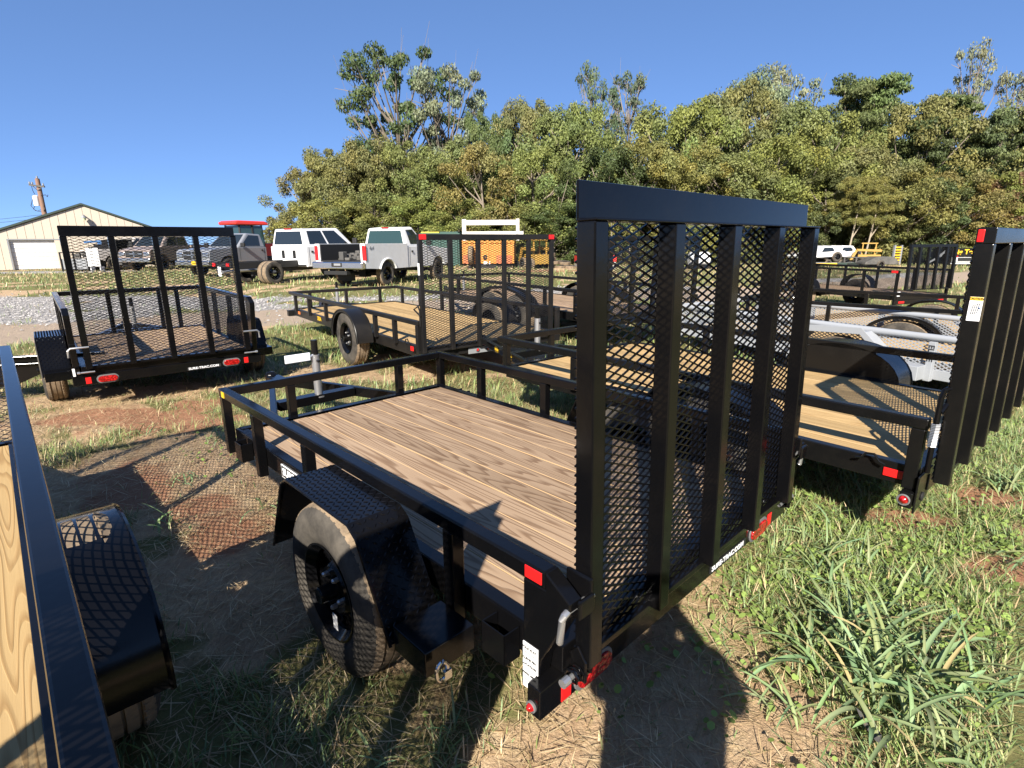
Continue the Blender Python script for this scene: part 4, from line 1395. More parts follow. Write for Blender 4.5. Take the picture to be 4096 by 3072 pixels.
def pickup(label, loc, yaw, body, c):
    root = thing('pickup_truck', label, 'truck', loc, yaw, 'pickup trucks parked by the track')
    hw = 1.0
    zb = c.get('belt', 1.27)
    zr = c.get('roof', 1.95)
    zs = 0.55
    wb = c.get('wb', 3.48)
    yb = c['cab_back']
    crew = c.get('crew', False)
    y_ws0 = c['ws_base']
    y_rf = y_ws0 - 0.75
    yf = wb + 0.95
    R = c.get('wr', 0.4)
    ar = R + 0.1
    # cab and front: one shell with wheel arch
    arch = [(wb + ar * math.cos(a), R + ar * math.sin(a)) for a in np.linspace(math.pi - 0.35, 0.35, 10)]
    poly = [(yb, zs), (arch[0][0], zs)] + arch + [(arch[-1][0], zs), (yf - 0.02, 0.62), (yf, 0.8), (yf - 0.03, 1.08), (yf - 0.14, 1.17), (y_ws0 + 0.12, zb + 0.01), (y_ws0, zb), (yb, zb)]
    b = MB()
    b.prism(poly, 'x', -hw + 0.04, hw - 0.04)
    b.build('body', body, root, bevel=0.05)
    # greenhouse
    wt = 0.74
    B = [Vector((-hw + 0.08, yb + 0.01, zb - 0.02)), Vector((hw - 0.08, yb + 0.01, zb - 0.02)), Vector((hw - 0.08, y_ws0, zb - 0.02)), Vector((-hw + 0.08, y_ws0, zb - 0.02))]
    Rr = [Vector((-wt, yb + 0.07, zr - 0.05)), Vector((wt, yb + 0.07, zr - 0.05)), Vector((wt, y_rf, zr)), Vector((-wt, y_rf, zr))]
    b = MB()
    b.add(B + Rr, [(0, 1, 2, 3), (4, 5, 6, 7), (0, 1, 5, 4), (1, 2, 6, 5), (2, 3, 7, 6), (3, 0, 4, 7)])
    b.build('cab_roof', body, root, bevel=0.06)
    gl = c.get('glass', 'glass')
    pane(root, [B[0], B[1], Rr[1], Rr[0]], [(0.07, 0.14), (0.93, 0.14), (0.93, 0.86), (0.07, 0.86)], c.get('rear_glass', gl), 'rear_window', (0, -1, 0.2))
    pane(root, [B[3], B[2], Rr[2], Rr[3]], [(0.06, 0.1), (0.94, 0.1), (0.93, 0.9), (0.07, 0.9)], gl, 'windshield', (0, 1, 0.5))
    for s in (1, -1):
        q = [B[1], B[2], Rr[2], Rr[1]] if s > 0 else [B[0], B[3], Rr[3], Rr[0]]
        if crew:
            wins = [[(0.09, 0.16), (0.44, 0.16), (0.455, 0.87), (0.1, 0.87)], [(0.48, 0.16), (0.9, 0.16), (0.83, 0.87), (0.5, 0.87)]]
        else:
            wins = [[(0.2, 0.14), (0.9, 0.14), (0.8, 0.87), (0.2, 0.87)]]
        for wn in wins:
            pane(root, q, wn, gl, 'side_window', (s, 0, 0.2))
        x = s * (hw - 0.04)
        x1 = x + s * 0.004
        b = MB()
        seams = [yb + 0.13, y_ws0 - 0.1] + ([yb + (y_ws0 - yb) * 0.47] if crew else [])
        for y in seams:
            b.box(min(x, x1), y - 0.006, 0.62, max(x, x1), y + 0.006, zb - 0.03)
        b.build('door_seam', 'bare', root)
        b = MB()
        hy = [yb + 0.22] + ([yb + (y_ws0 - yb) * 0.55] if crew else [])
        for y in hy:
            b.box(min(x, x + s * 0.03), y, 1.08, max(x, x + s * 0.03), y + 0.1, 1.14)
        b.build('door_handle', 'bare', root, bevel=0.008)
        b = MB()
        b.box(min(s * 0.98, s * 1.2), y_ws0 - 0.22, zb + 0.03, max(s * 0.98, s * 1.2), y_ws0 - 0.12, zb + (0.32 if c.get('tow') else 0.2))
        b.build('door_mirror', c.get('mirror', 'bare'), root, bevel=0.03)
    # front: bumper, grille, lamps
    b = MB(); b.box(-hw + 0.02, yf - 0.06, 0.5, hw - 0.02, yf + 0.1, 0.72).build('front_bumper', c.get('bumper', 'chrome'), root, bevel=0.04)
    b = MB()
    b.box(-0.52, yf - 0.03, 0.76, 0.52, yf + 0.025, 1.1)
    g = b.build('grille', 'bare', root, bevel=0.02)
    b = MB()
    b.box(-0.04, yf + 0.02, 0.78, 0.04, yf + 0.035, 1.08); b.box(-0.5, yf + 0.02, 0.92, 0.5, yf + 0.035, 0.97)
    b.build('grille_bar', 'chrome', g)
    for s in (-1, 1):
        b = MB(); b.box(min(s * 0.56, s * 0.93), yf - 0.04, 0.82, max(s * 0.56, s * 0.93), yf + 0.02, 1.04).build('headlight', 'chrome', root, bevel=0.03)
    if c.get('plate'):
        b = MB(); b.box(-0.3, yf + 0.1, 0.55, 0.0, yf + 0.11, 0.7).build('front_plate', 'yellow', root)
    # under structure
    b = MB()
    for x in (-0.42, 0.42):
        b.box(x - 0.05, c.get('fr_end', -1.15), 0.56, x + 0.05, yf - 0.2, 0.74)
    for y in (0, wb):
        b.tube([(-0.75, y, R), (0.75, y, R)], 0.07, 8)
    b.box(-0.12, -0.15, R - 0.12, 0.16, 0.15, R + 0.12)
    b.box(-0.4, 0.5, 0.42, 0.4, wb - 0.3, 0.6)
    b.build('chassis', 'bare', root)
    sc = R / 0.345
    for y in (0, wb):
        for s in (-1, 1):
            if y == 0 and c.get('dual'):
                add_wheel(root, s * 0.62, y, R, s, sc, False)
                t = add_wheel(root, s * 0.86, y, R, s, sc)
                b = MB()
                b.lathe([(-0.07, 0.19), (0.02, 0.15), (0.03, 0.1), (-0.07, 0.08), (-0.08, 0.0005)], 28)
                b.build('wheel_liner', 'chrome', t, smooth=35)
            else:
                add_wheel(root, s * 0.84, y, R, s, sc)
    if c.get('bed'):
        y0, y1 = -1.22, yb - 0.05
        zt = zb + 0.1
        ra = [(ar * math.cos(a), R + ar * math.sin(a)) for a in np.linspace(math.pi - 0.35, 0.35, 12)]
        poly = [(y0, 0.62), (ra[0][0], 0.58)] + ra + [(ra[-1][0], 0.56), (y1, 0.56), (y1, zt), (y0, zt)]
        for s in (-1, 1):
            b = MB()
            b.prism(poly, 'x', min(s * 0.80, s * 0.98), max(s * 0.80, s * 0.98))
            b.build('bed_side', body, root, bevel=0.03)
            # flared arch lip
            b = MB()
            b.tube([(s * 0.985, p[0], p[1]) for p in ra], 0.035, 6)
            b.build('arch_flare', body, root, smooth=50)
            b = MB()
            b.box(min(s * 0.86, s * 1.0), y0 - 0.012, 0.86, max(s * 0.86, s * 1.0), y0 + 0.06, zt - 0.06)
            b.build('tail_lamp', 'red', root, bevel=0.02)
        b = MB()
        b.box(-0.8, y0 + 0.02, 0.80, 0.8, y1, 0.86)
        b.box(-0.8, y1 - 0.06, 0.86, 0.8, y1, zt - 0.02)
        b.build('bed_floor', 'bare', root)
        b = MB()
        for s in (-1, 1):
            b.box(min(s * 0.77, s * 0.798), y0 + 0.03, 0.86, max(s * 0.77, s * 0.798), y1 - 0.07, zt - 0.02)
        b.build('bed_liner', 'bare', root)
        b = MB()
        for x in np.linspace(-0.72, 0.72, 9):
            b.box(x - 0.03, y1 - 0.085, 0.88, x + 0.03, y1 - 0.062, zt - 0.06)
        b.build('bed_ribs', 'dull', root)
        b = MB()
        rr = np.random.default_rng(3)
        for i in range(36):
            p = rr.normal(0, 1, 3) * (0.28, 0.35, 0.07) + (-0.05, -0.25, 0.92)
            if abs(p[0]) < 0.7 and p[1] > -1.1:
                b.box(p[0] - 0.1, p[1] - 0.12, 0.86, p[0] + 0.08, p[1] + 0.1, max(0.9, p[2] + 0.12 - abs(p[0]) * 0.15))
        o = b.build('debris_pile', 'tarp', root, bevel=0.02)
        o['kind'] = 'stuff'
        b = MB()
        b.box(-0.99, -1.42, 0.6, 0.99, -1.24, 0.83)
        o = b.build('rear_bumper', 'chrome', root, bevel=0.035)
        b = MB(); b.box(-0.2, -1.43, 0.67, 0.2, -1.418, 0.8).build('plate_recess', 'bare', o)
        b = MB(); b.box(-0.1, -1.436, 0.71, 0.16, -1.431, 0.78).build('licence_plate', 'steel_grey', o)
        b = MB(); b.box(-0.55, -1.4, 0.42, 0.35, -1.2, 0.54).build('tow_hitch', 'bare', root, bevel=0.01)
        b = MB(); b.box(-0.45, -0.85, 0.2, 0.2, -0.78, 0.45).build('mud_flap', 'bare', root)
        text('lettering', '4x4', 0.16, 'steel_grey', root, frame((0.984, -0.98, zb - 0.05), (0, 1, 0), (0, 0, 1)), 0.03)
        b = MB(); b.box(-0.14, yb + 0.05, zr - 0.06, 0.14, yb + 0.09, zr - 0.02).build('brake_lamp', 'lens', root)
    if c.get('bare_chassis'):
        b = MB()
        for x in (-0.42, 0.42):
            b.box(x - 0.045, -1.35, 0.62, x + 0.045, yb + 0.05, 0.8)
        for y in (-1.3, -0.6, 0.6):
            b.box(-0.38, y - 0.04, 0.65, 0.38, y + 0.04, 0.76)
        b.tube([(-0.6, -1.1, 0.5), (-0.6, -0.7, 0.5)], 0.09, 10)
        b.box(-0.7, 0.5, 0.5, -0.46, 1.2, 0.75)
        b.build('frame_rails', 'bare', root, bevel=0.01)
        b = MB(); b.tube([(0.1, -1.42, 0.48), (0.1, -0.6, 0.5), (0.3, 0.3, 0.52)], 0.055, 10).build('exhaust_pipe', 'zinc', root, smooth=40)
        for x in (-0.36, 0.36):
            b = MB(); b.box(x - 0.07, -1.4, 0.66, x + 0.07, -1.36, 0.78).build('tail_lamp', 'red', root, bevel=0.01)
        b = MB(); b.box(-0.16, -1.4, 0.34, 0.0, -1.39, 0.66).build('paper_tag', 'white', root)
        if c.get('vents'):
            for x in (-0.3, 0.3):
                b = MB()
                b.box(x - 0.08, yb - 0.02, 0.86, x + 0.08, yb + 0.01, 1.16)
                o = b.build('cab_vent', 'bare', root, bevel=0.02)
                b = MB()
                for k in range(5):
                    b.box(x - 0.065, yb - 0.03, 0.885 + 0.055 * k, x + 0.065, yb - 0.02, 0.91 + 0.055 * k)
                b.build('vent_louvre', 'dull', o)
            b = MB()
            for x in (-0.72, -0.5, 0.0, 0.5, 0.72):
                b.box(x - 0.04, yb - 0.012, 0.72, x + 0.04, yb + 0.01, 1.2)
            b.build('back_panel_ribs', body, root, bevel=0.006)
            b = MB(); b.box(-0.9, yb - 0.02, 0.56, 0.9, yb + 0.02, 0.63).build('rear_trim', 'bare', root)
            b = MB(); b.box(-0.2, yb + 0.055, zr - 0.075, 0.2, yb + 0.09, zr - 0.03).build('brake_lamp', 'lens', root)
    return root

pickup('white single-cab pickup with open bed and no tailgate, nearest of the white trucks', (-5.05, 19.33, 0.09), rad(-22), 'truck_white_dirty',
       dict(cab_back=1.30, ws_base=2.72, bed=True, rear_glass='glass_green', wr=0.4, roof=1.97, belt=1.29))
pickup('white crew-cab truck with bare rear frame and dual wheels', (-9.25, 20.42, 0.08), rad(-27.8), 'truck_white',
       dict(cab_back=1.52, ws_base=4.15, crew=True, wb=4.3, wr=0.4, dual=True, bare_chassis=True, vents=True, roof=2.0, belt=1.3, tow=True, fr_end=-1.2))
pickup('grey cab-chassis truck facing the lot with a yellow front plate', (-11.79, 27.99, 0.09), rad(158.4), 'truck_grey',
       dict(cab_back=1.32, ws_base=2.95, wb=3.5, roof=1.86, belt=1.24, plate=True, bare_chassis=True, mirror='bare'))
pickup('tan pickup behind the mesh-sided trailer gate, facing the camera', (-20.0, 35.5, 0.03), rad(172), 'truck_tan',
       dict(cab_back=1.3, ws_base=3.6, wb=3.6, crew=True, roof=1.95, belt=1.3, bed=True, tow=True))
pickup('pale dusty pickup between the dark flatbed and the tan pickup', (-22.6, 37.0, 0.0), rad(150), 'truck_pale',
       dict(cab_back=1.3, ws_base=2.8, wb=3.5, roof=1.9, belt=1.26, bed=True))

def tractor():
    root = thing('tractor', 'green-glazed tractor cab with a red roof rising behind the grey truck', 'tractor', (-14.6, 31.4, 0.0), rad(-35))
    b = MB()
    b.box(-0.35, 0.4, 0.8, 0.35, 2.6, 1.5)
    b.build('hood', 'tractor_red', root, bevel=0.06)
    b = MB()
    for x, y in ((-0.75, -0.75), (0.75, -0.75), (-0.7, 0.65), (0.7, 0.65), (-0.78, 0.0), (0.78, 0.0)):
        b.bar((x, y, 0.9), (x * 0.9, y * 0.92, 2.45), 0.09, 0.09)
    b.box(-0.75, -0.75, 0.75, 0.75, 0.65, 1.15)
    b.build('cab_frame', 'bare', root, bevel=0.015)
    zt, zb_ = 2.42, 1.16
    for s in (-1, 1):
        for y0, y1 in ((-0.7, -0.05), (0.05, 0.6)):
            c = [Vector((s * 0.77, y0, zb_)), Vector((s * 0.77, y1, zb_)), Vector((s * 0.70, y1 * .95, zt)), Vector((s * 0.70, y0 * .95, zt))]
            pane(root, c, [(0, 0), (1, 0), (1, 1), (0, 1)], 'glass_green', 'side_window', (s, 0, 0))
    for y, s in ((0.66, 1), (-0.76, -1)):
        c = [Vector((-0.7, y, zb_)), Vector((0.7, y, zb_)), Vector((0.64, y * .93, zt)), Vector((-0.64, y * .93, zt))]
        pane(root, c, [(0, 0), (1, 0), (1, 1), (0, 1)], 'glass_green', 'windshield', (0, s, 0))
    b = MB()
    b.prism([(-0.95, 2.46), (0.85, 2.46), (0.95, 2.53), (0.7, 2.66), (-0.8, 2.68), (-1.0, 2.6)], 'x', -0.85, 0.85)
    b.build('cab_roof', 'tractor_red', root, bevel=0.05)
    for x in (-0.6, 0.6):
        b = MB(); b.lathe([(0, 0.0005), (0, 0.09), (0.05, 0.09), (0.07, 0.0005)], 14, 'y', (x, 0.9, 2.56)).build('work_light', 'chrome', root, smooth=40)
    for s in (-1, 1):
        b = MB(); b.bar((s * 0.75, 0.6, 2.2), (s * 1.1, 0.75, 2.2), 0.03, 0.03); b.box(s * 1.1 - 0.05, 0.7, 1.85, s * 1.1 + 0.05, 0.78, 2.2)
        b.build('door_mirror', 'bare', root, bevel=0.01)
        add_wheel(root, s * 0.75, -0.35, 0.75, s, 2.15)
        add_wheel(root, s * 0.65, 2.1, 0.5, s, 1.4)
tractor()

def flatbed_machine():
    root = thing('flatbed_truck', 'dark flatbed loaded with black machinery and a blue arm behind the mesh gate', 'truck', (-24.3, 34.5, 0.0), rad(80))
    b = MB()
    b.box(-1.0, -1.6, 0.75, 1.0, 1.7, 0.95)
    b.build('flatbed', 'tarp', root, bevel=0.02)
    b = MB(); b.box(-0.98, -1.55, 0.3, 0.98, 1.65, 0.74).build('skirt', 'tarp', root, bevel=0.03)
    b = MB()
    b.box(-0.8, -1.2, 0.96, 0.5, -0.2, 1.75); b.box(-0.6, 0.0, 0.96, 0.6, 0.6, 1.5); b.tube([(-0.5, -0.7, 1.75), (-0.5, -0.7, 2.15)], 0.09, 8)
    b.box(-0.3, 0.8, 0.96, 0.4, 1.3, 1.35)
    b.build('machine', 'dull', root, bevel=0.03)
    b = MB(); b.bar((0, -0.4, 1.72), (0.1, 1.9, 1.62), 0.12, 0.12); b.box(-0.1, 0.5, 1.45, 0.2, 0.8, 1.7)
    b.build('crane_arm', 'blue', root, bevel=0.01)
    b = MB(); b.bar((0.3, 0.2, 0.98), (0.1, 0.7, 1.6), 0.06, 0.06); b.build('brace', 'chrome', root)
    for y in (-1.0, 1.0):
        for s in (-1, 1):
            add_wheel(root, s * 0.85, y, 0.38, s, 1.1)
flatbed_machine()
rk = thing('metal_rack', 'open dark metal rack standing before the beige building', 'rack', (-24.7, 32.2, 0.0), rad(5))
b = MB()
for x in (-0.7, 0.0, 0.7):
    for y in (-0.3, 0.3):
        b.box(x - 0.03, y - 0.03, 0, x + 0.03, y + 0.03, 1.05)
for z in (0.1, 1.05):
    for y in (-0.3, 0.3):
        b.box(-0.73, y - 0.03, z - 0.03, 0.73, y + 0.03, z + 0.03)
b.build('rack_frame', 'dull', rk)
b = MB(); b.box(-0.68, -0.26, 0.13, 0.68, 0.26, 0.7).build('stored_panel', 'steel_grey', rk)
b = MB(); b.box(0, 0, 0.3, 0.65, 0.05, 1.3)
b.box(0.05, 0.05, 0, 0.1, 0.4, 0.3); b.box(0.55, 0.05, 0, 0.6, 0.4, 0.3)
o = b.build('display_board', 'truck_white_dirty', None, loc=(-23.7, 31.6, 0.0), rot=(0, 0, rad(5)))
tag(o, 'white panel on legs beside the open metal rack', 'board')

def dumpster():
    root = thing('dumpster', 'dark green dumpster with a yellow lid behind the white pickup', 'dumpster', (-4.15, 34.6, 0), rad(-4))
    b = MB()
    b.prism([(-0.9, 0.14), (0.9, 0.14), (0.95, 2.0), (-0.95, 2.0)], 'x', -1.15, 1.15)
    b.build('bin', 'green', root, bevel=0.02)
    b = MB()
    for x in (-1.0, -0.5, 0.0, 0.5, 1.0):
        b.box(x - 0.05, -1.0, 0.2, x + 0.05, -0.9, 1.95)
    b.box(-1.2, -1.02, 1.9, 1.2, 1.0, 2.01)
    b.build('bin_ribs', 'green', root, bevel=0.01)
    for i, m in enumerate(('lid', 'green')):
        b = MB(); b.box(-1.1 + 1.12 * i, -0.98, 2.02, -0.02 + 1.12 * i, 0.95, 2.09).build('lid', m, root, bevel=0.02)
dumpster()

def orange_box():
    root = thing('dump_body', 'worn orange steel dump body with black spare tyre, under the whitewashed rack', 'truck body', (-1.05, 30.6, 0.08), rad(-3))
    b = MB(); b.box(-1.58, 0, 0.28, 1.2, 2.6, 1.48).build('box_wall', 'orange', root, bevel=0.02)
    b = MB()
    for x in (-1.55, -0.2, 1.15):
        b.box(x - 0.05, -0.06, 0.3, x + 0.05, -0.001, 1.5)
    b.box(-1.6, -0.05, 1.36, 1.22, -0.002, 1.46)
    b.build('box_ribs', 'orange', root, bevel=0.008)
    b = MB(); b.box(0.25, -0.07, 0.28, 1.08, -0.003, 0.72).build('lower_panel', 'orange_rust', root, bevel=0.01)
    b = MB(); b.box(-1.56, -0.075, 0.28, -1.22, -0.003, 0.75).build('lower_panel', 'orange_rust', root, bevel=0.01)
    b = MB(); b.lathe([(0, 0.1), (-0.03, 0.13), (-0.05, 0.1), (-0.05, 0.05)], 20, 'y', (-0.35, -0.003, 0.62)).build('hook_ring', 'bare', root, smooth=40)
    b = MB(); b.box(-1.3, 0.1, -0.06, 1.0, 2.4, 0.27).build('chassis', 'bare', root)
    t = add_wheel(root, -1.1, -0.25, 0.74, -1, 1.4)
    for s in (-1, 1):
        add_wheel(root, s * 0.95, 1.6, 0.35, s, 1.2)
    b = MB(); b.box(-0.45, -0.02, 0.26, -0.1, -0.0, 0.4).build('licence_plate', 'white', root)
orange_box()
wr = thing('wooden_rack', 'whitewashed timber rack standing on the orange dump body', 'rack', (-1.05, 30.9, 1.561), rad(-3))
for nm, x0, x1, z0, z1 in (('post', -1.6, -1.38, 0.0, 1.13), ('post', 1.32, 1.5, 0.0, 1.14), ('board', -1.38, 1.32, 0.82, 1.08), ('board', -1.38, 1.72, 0.25, 0.49)):
    b = MB(); b.box(x0 + 0.002, -0.06, z0, x1 - 0.002, 0.04, z1).build(nm, 'wood_white', wr, bevel=0.01)

def loader(label, loc, yaw, s=1.0):
    root = thing('loader', label, 'loader', loc, yaw)
    b = MB(); b.box(-0.5 * s, -0.9 * s, 0.35 * s, 0.5 * s, 0.6 * s, 0.9 * s).build('body', 'loader', root, bevel=0.03)
    b = MB()
    for x in (-0.42, 0.42):
        for y in (-0.5, 0.35):
            b.bar((x * s, y * s, 0.9 * s), (x * s, y * s, 1.7 * s), 0.07 * s, 0.07 * s)
    b.box(-0.48 * s, -0.6 * s, 1.7 * s, 0.48 * s, 0.45 * s, 1.78 * s)
    b.build('cab_frame', 'loader', root)
    for x in (-0.58, 0.58):
        b = MB(); b.bar((x * s, -0.9 * s, 1.2 * s), (x * s, 0.7 * s, 1.25 * s), 0.1 * s, 0.16 * s); b.bar((x * s, 0.7 * s, 1.25 * s), (x * s, 1.1 * s, 0.3 * s), 0.1 * s, 0.16 * s)
        b.build('lift_arm', 'loader', root)
    b = MB(); b.box(-0.75 * s, 1.0 * s, 0.1 * s, 0.75 * s, 1.4 * s, 0.5 * s).build('bucket', 'bare', root, bevel=0.02)
    for y in (-0.55, 0.45):
        for x in (-1, 1):
            add_wheel(root, x * 0.62 * s, y * s, 0.36 * s, x, 1.05 * s)
loader('small brown-yellow loader between the orange dump body and the tyre pile', (1.35, 30.9, 0.0), rad(25), 0.92)
loader('yellow loader parked under the pale leaning trees', (20.5, 32.6, 0.0), rad(60), 0.75)

# pile of old tyres
spots = [(2.2, 31.3, 0.12, 0), (2.75, 31.0, 0.12, 0), (3.3, 31.1, 0.12, 0), (2.3, 31.2, 0.35, 0.1), (2.95, 31.4, 0.35, -0.12), (2.15, 31.5, 0.58, 0.15), (2.1, 31.6, 0.8, -0.1), (3.2, 30.5, 0.13, 0.05), (2.5, 31.7, 0.36, 0.1)]
labs = ['bottom left worn tyre of the pile by the woods', 'worn tyre lying flat in the middle bottom of the pile', 'worn tyre lying at the right end of the pile', 'tyre on the second tier at the left of the pile', 'tyre on the second tier at the right of the pile',
        'tyre on the third tier of the pile by the woods', 'topmost tyre on the pile by the woods', 'single tyre lying in front of the pile', 'tyre half hidden at the back of the pile']
for (x, y, z, ti), lb in zip(spots, labs):
    o = link('old_tyre', TYRE, None, (x, y, z), (ti, rad(90) + ti, random.uniform(0, 3)), scale=(1.05,) * 3)
    tag(o, lb, 'tyre', 'old tyres piled by the woods')

def race_car(label, loc, yaw):
    root = thing('race_car', label, 'race car', loc, yaw, 'race cars parked by the woods')
    b = MB()
    b.prism([(-1.2, 0.3), (1.5, 0.2), (1.55, 0.35), (0.6, 0.52), (-0.1, 0.55), (-1.25, 0.62)], 'x', -0.7, 0.7)
    b.build('body', 'truck_white', root, bevel=0.03)
    b = MB()
    b.add([(-0.62, -0.9, 0.6), (0.62, -0.9, 0.6), (0.62, 0.55, 0.52), (-0.62, 0.55, 0.52), (-0.45, -0.75, 0.88), (0.45, -0.75, 0.88), (0.45, -0.05, 0.9), (-0.45, -0.05, 0.9)],
          [(0, 1, 2, 3), (4, 5, 6, 7), (0, 1, 5, 4), (1, 2, 6, 5), (2, 3, 7, 6), (3, 0, 4, 7)])
    b.build('roof', 'truck_white', root, bevel=0.02)
    b = MB(); b.add([(-0.71, -0.6, 0.62), (-0.71, 0.2, 0.56), (-0.6, 0.0, 0.8), (-0.6, -0.5, 0.8)], [(0, 1, 2, 3)]).build('side_window', 'glass', root)
    for y in (-0.75, 1.0):
        for s in (-1, 1):
            add_wheel(root, s * 0.74, y, 0.28, s, 0.8)
race_car('white wedge race car with exposed front wheel, left of the pair', (18.0, 33.3, 0.28), rad(95))
race_car('white race car with raised rear body, right of the pair', (19.35, 33.8, 0.28), rad(100))
hl = thing('car_hauler', 'low flat hauler trailer with yellow edge and blue frame under the race cars', 'trailer', (18.6, 33.0, 0), rad(92))
b = MB(); b.box(-0.75, -1.9, 0.12, 0.9, 1.8, 0.24).build('deck', 'steel_grey', hl)
b = MB(); b.box(-0.79, 0.0, 0.12, -0.752, 1.75, 0.22).build('side_rail', 'yellow', hl)
b = MB(); b.box(-0.79, -1.9, 0.1, -0.752, -0.01, 0.24).build('side_rail', 'trim', hl)
b = MB()
for y in (-1.8, -1.1, -0.4):
    b.box(-0.8, y - 0.04, 0.24, -0.74, y + 0.04, 0.55)
b.box(-0.8, -1.85, 0.5, -0.74, -0.35, 0.56)
b.build('stake_rack', 'tarp', hl)
for s in (-1, 1):
    for y in (-0.4, 0.4):
        add_wheel(hl, s * 0.6, y, 0.2, s, 0.55)
ct = thing('covered_cart', 'small dark grey tarp-covered cart before the yellow loader', 'cart', (20.3, 31.2, 0), rad(85))
b = MB()
b.prism([(-0.85, 0.18), (0.95, 0.18), (0.9, 0.32), (0.35, 0.6), (-0.55, 0.6), (-0.8, 0.36)], 'x', -0.5, 0.5)
b.build('tarp_cover', 'tarp', ct, bevel=0.03)
b = MB(); b.bar((0, 0.9, 0.2), (0, 1.6, 0.2), 0.06, 0.06).build('drawbar', 'dull', ct)
for s in (-1, 1):
    add_wheel(ct, s * 0.5, 0.1, 0.2, s, 0.58)
rm = thing('ladder_ramp', 'upright yellow and grey loading ramp beside the covered cart', 'ramp', (21.35, 31.3, 0.15), rad(10))
b = MB()
for x in (-0.22, 0.22):
    b.box(x - 0.04, -0.05, 0, x + 0.04, 0.05, 1.05)
b.build('side_rail', 'steel_grey', rm)
rg = MB().box(-0.179, -0.04, -0.03, 0.179, 0.04, 0.03).mesh('rung', 'yellow')
for k in range(7):
    link('rung', rg, rm, (0, 0, 0.1 + 0.14 * k))

def big_flat():
    root = thing('flatbed_trailer', 'black dovetail trailer with large yellow lettering on its rear panel', 'trailer', (26.15, 32.3, 0), rad(-2))
    b = MB(); b.box(-0.95, 0, 0.52, 1.0, 4, 0.98).build('rear_panel', 'dull', root, bevel=0.01)
    text('lettering', 'Big Tex', 0.37, 'yellow', root, frame((-0.9, -0.008, 0.79), (1, 0, 0), (0, 0, 1)), 0.03, sx=1.12)
    b = MB(); b.box(-0.9, -0.02, 0.25, 0.95, 0.05, 0.5).build('light_panel', 'truck_white_dirty', root)
    b = MB(); b.box(-0.6, -0.03, 0.28, 0.3, -0.021, 0.48).build('step_opening', 'bare', root)
    for x in (-0.75, 0.8):
        b = MB(); b.box(x - 0.14, -0.035, 0.52, x + 0.14, -0.002, 0.58).build('tail_lamp', 'red', root)
    b = MB(); b.box(-0.98, -0.08, 0.13, 1.02, -0.02, 0.2).build('rear_bumper', 'white', root)
    for s in (-1, 1):
        add_wheel(root, s * 0.7, 0.7, 0.3, s, 0.9)
    b = MB()
    b.bar((-1.6, 0.2, 0.5), (-1.0, 0.3, 0.95), 0.08, 0.08); b.bar((-1.9, 0.4, 0.2), (-1.3, 0.3, 0.6), 0.08, 0.08)
    b.build('ramp_arm', 'steel_grey', root)
big_flat()
for x, y, lb in ((3.95, 30.6, 'faded red crate at the wood edge, nearer the tyre pile'), (5.2, 30.9, 'faded red crate at the wood edge, farther from the tyre pile')):
    t = thing('red_crate', lb, 'crate', (x, y, 0), rad(4), 'red crates at the wood edge')
    b = MB(); b.box(-0.45, -0.4, 0.02, 0.45, 0.4, 0.42).build('lower_box', 'truck_pale', t, bevel=0.02)
    b = MB(); b.box(-0.47, -0.42, 0.422, 0.47, 0.42, 0.8).build('upper_box', 'tractor_red', t, bevel=0.02)
    b = MB(); b.box(-0.48, -0.43, 0.78, 0.48, 0.43, 0.84).build('lid', 'bare', t)
t = thing('water_tank', 'white plastic tank on a dark skid seen through the nearest gate', 'tank', (10.3, 31, 0), 0)
b = MB(); b.lathe([(-0.55, 0.0005), (-0.55, 0.3), (-0.48, 0.36), (0.48, 0.36), (0.55, 0.3), (0.55, 0.0005)], 24, 'x', (0, 0, 0.55)).build('tank_shell', 'truck_white', t, smooth=40)
b = MB(); b.box(-0.6, -0.35, 0.0, 0.6, 0.35, 0.18).build('skid', 'dull', t)

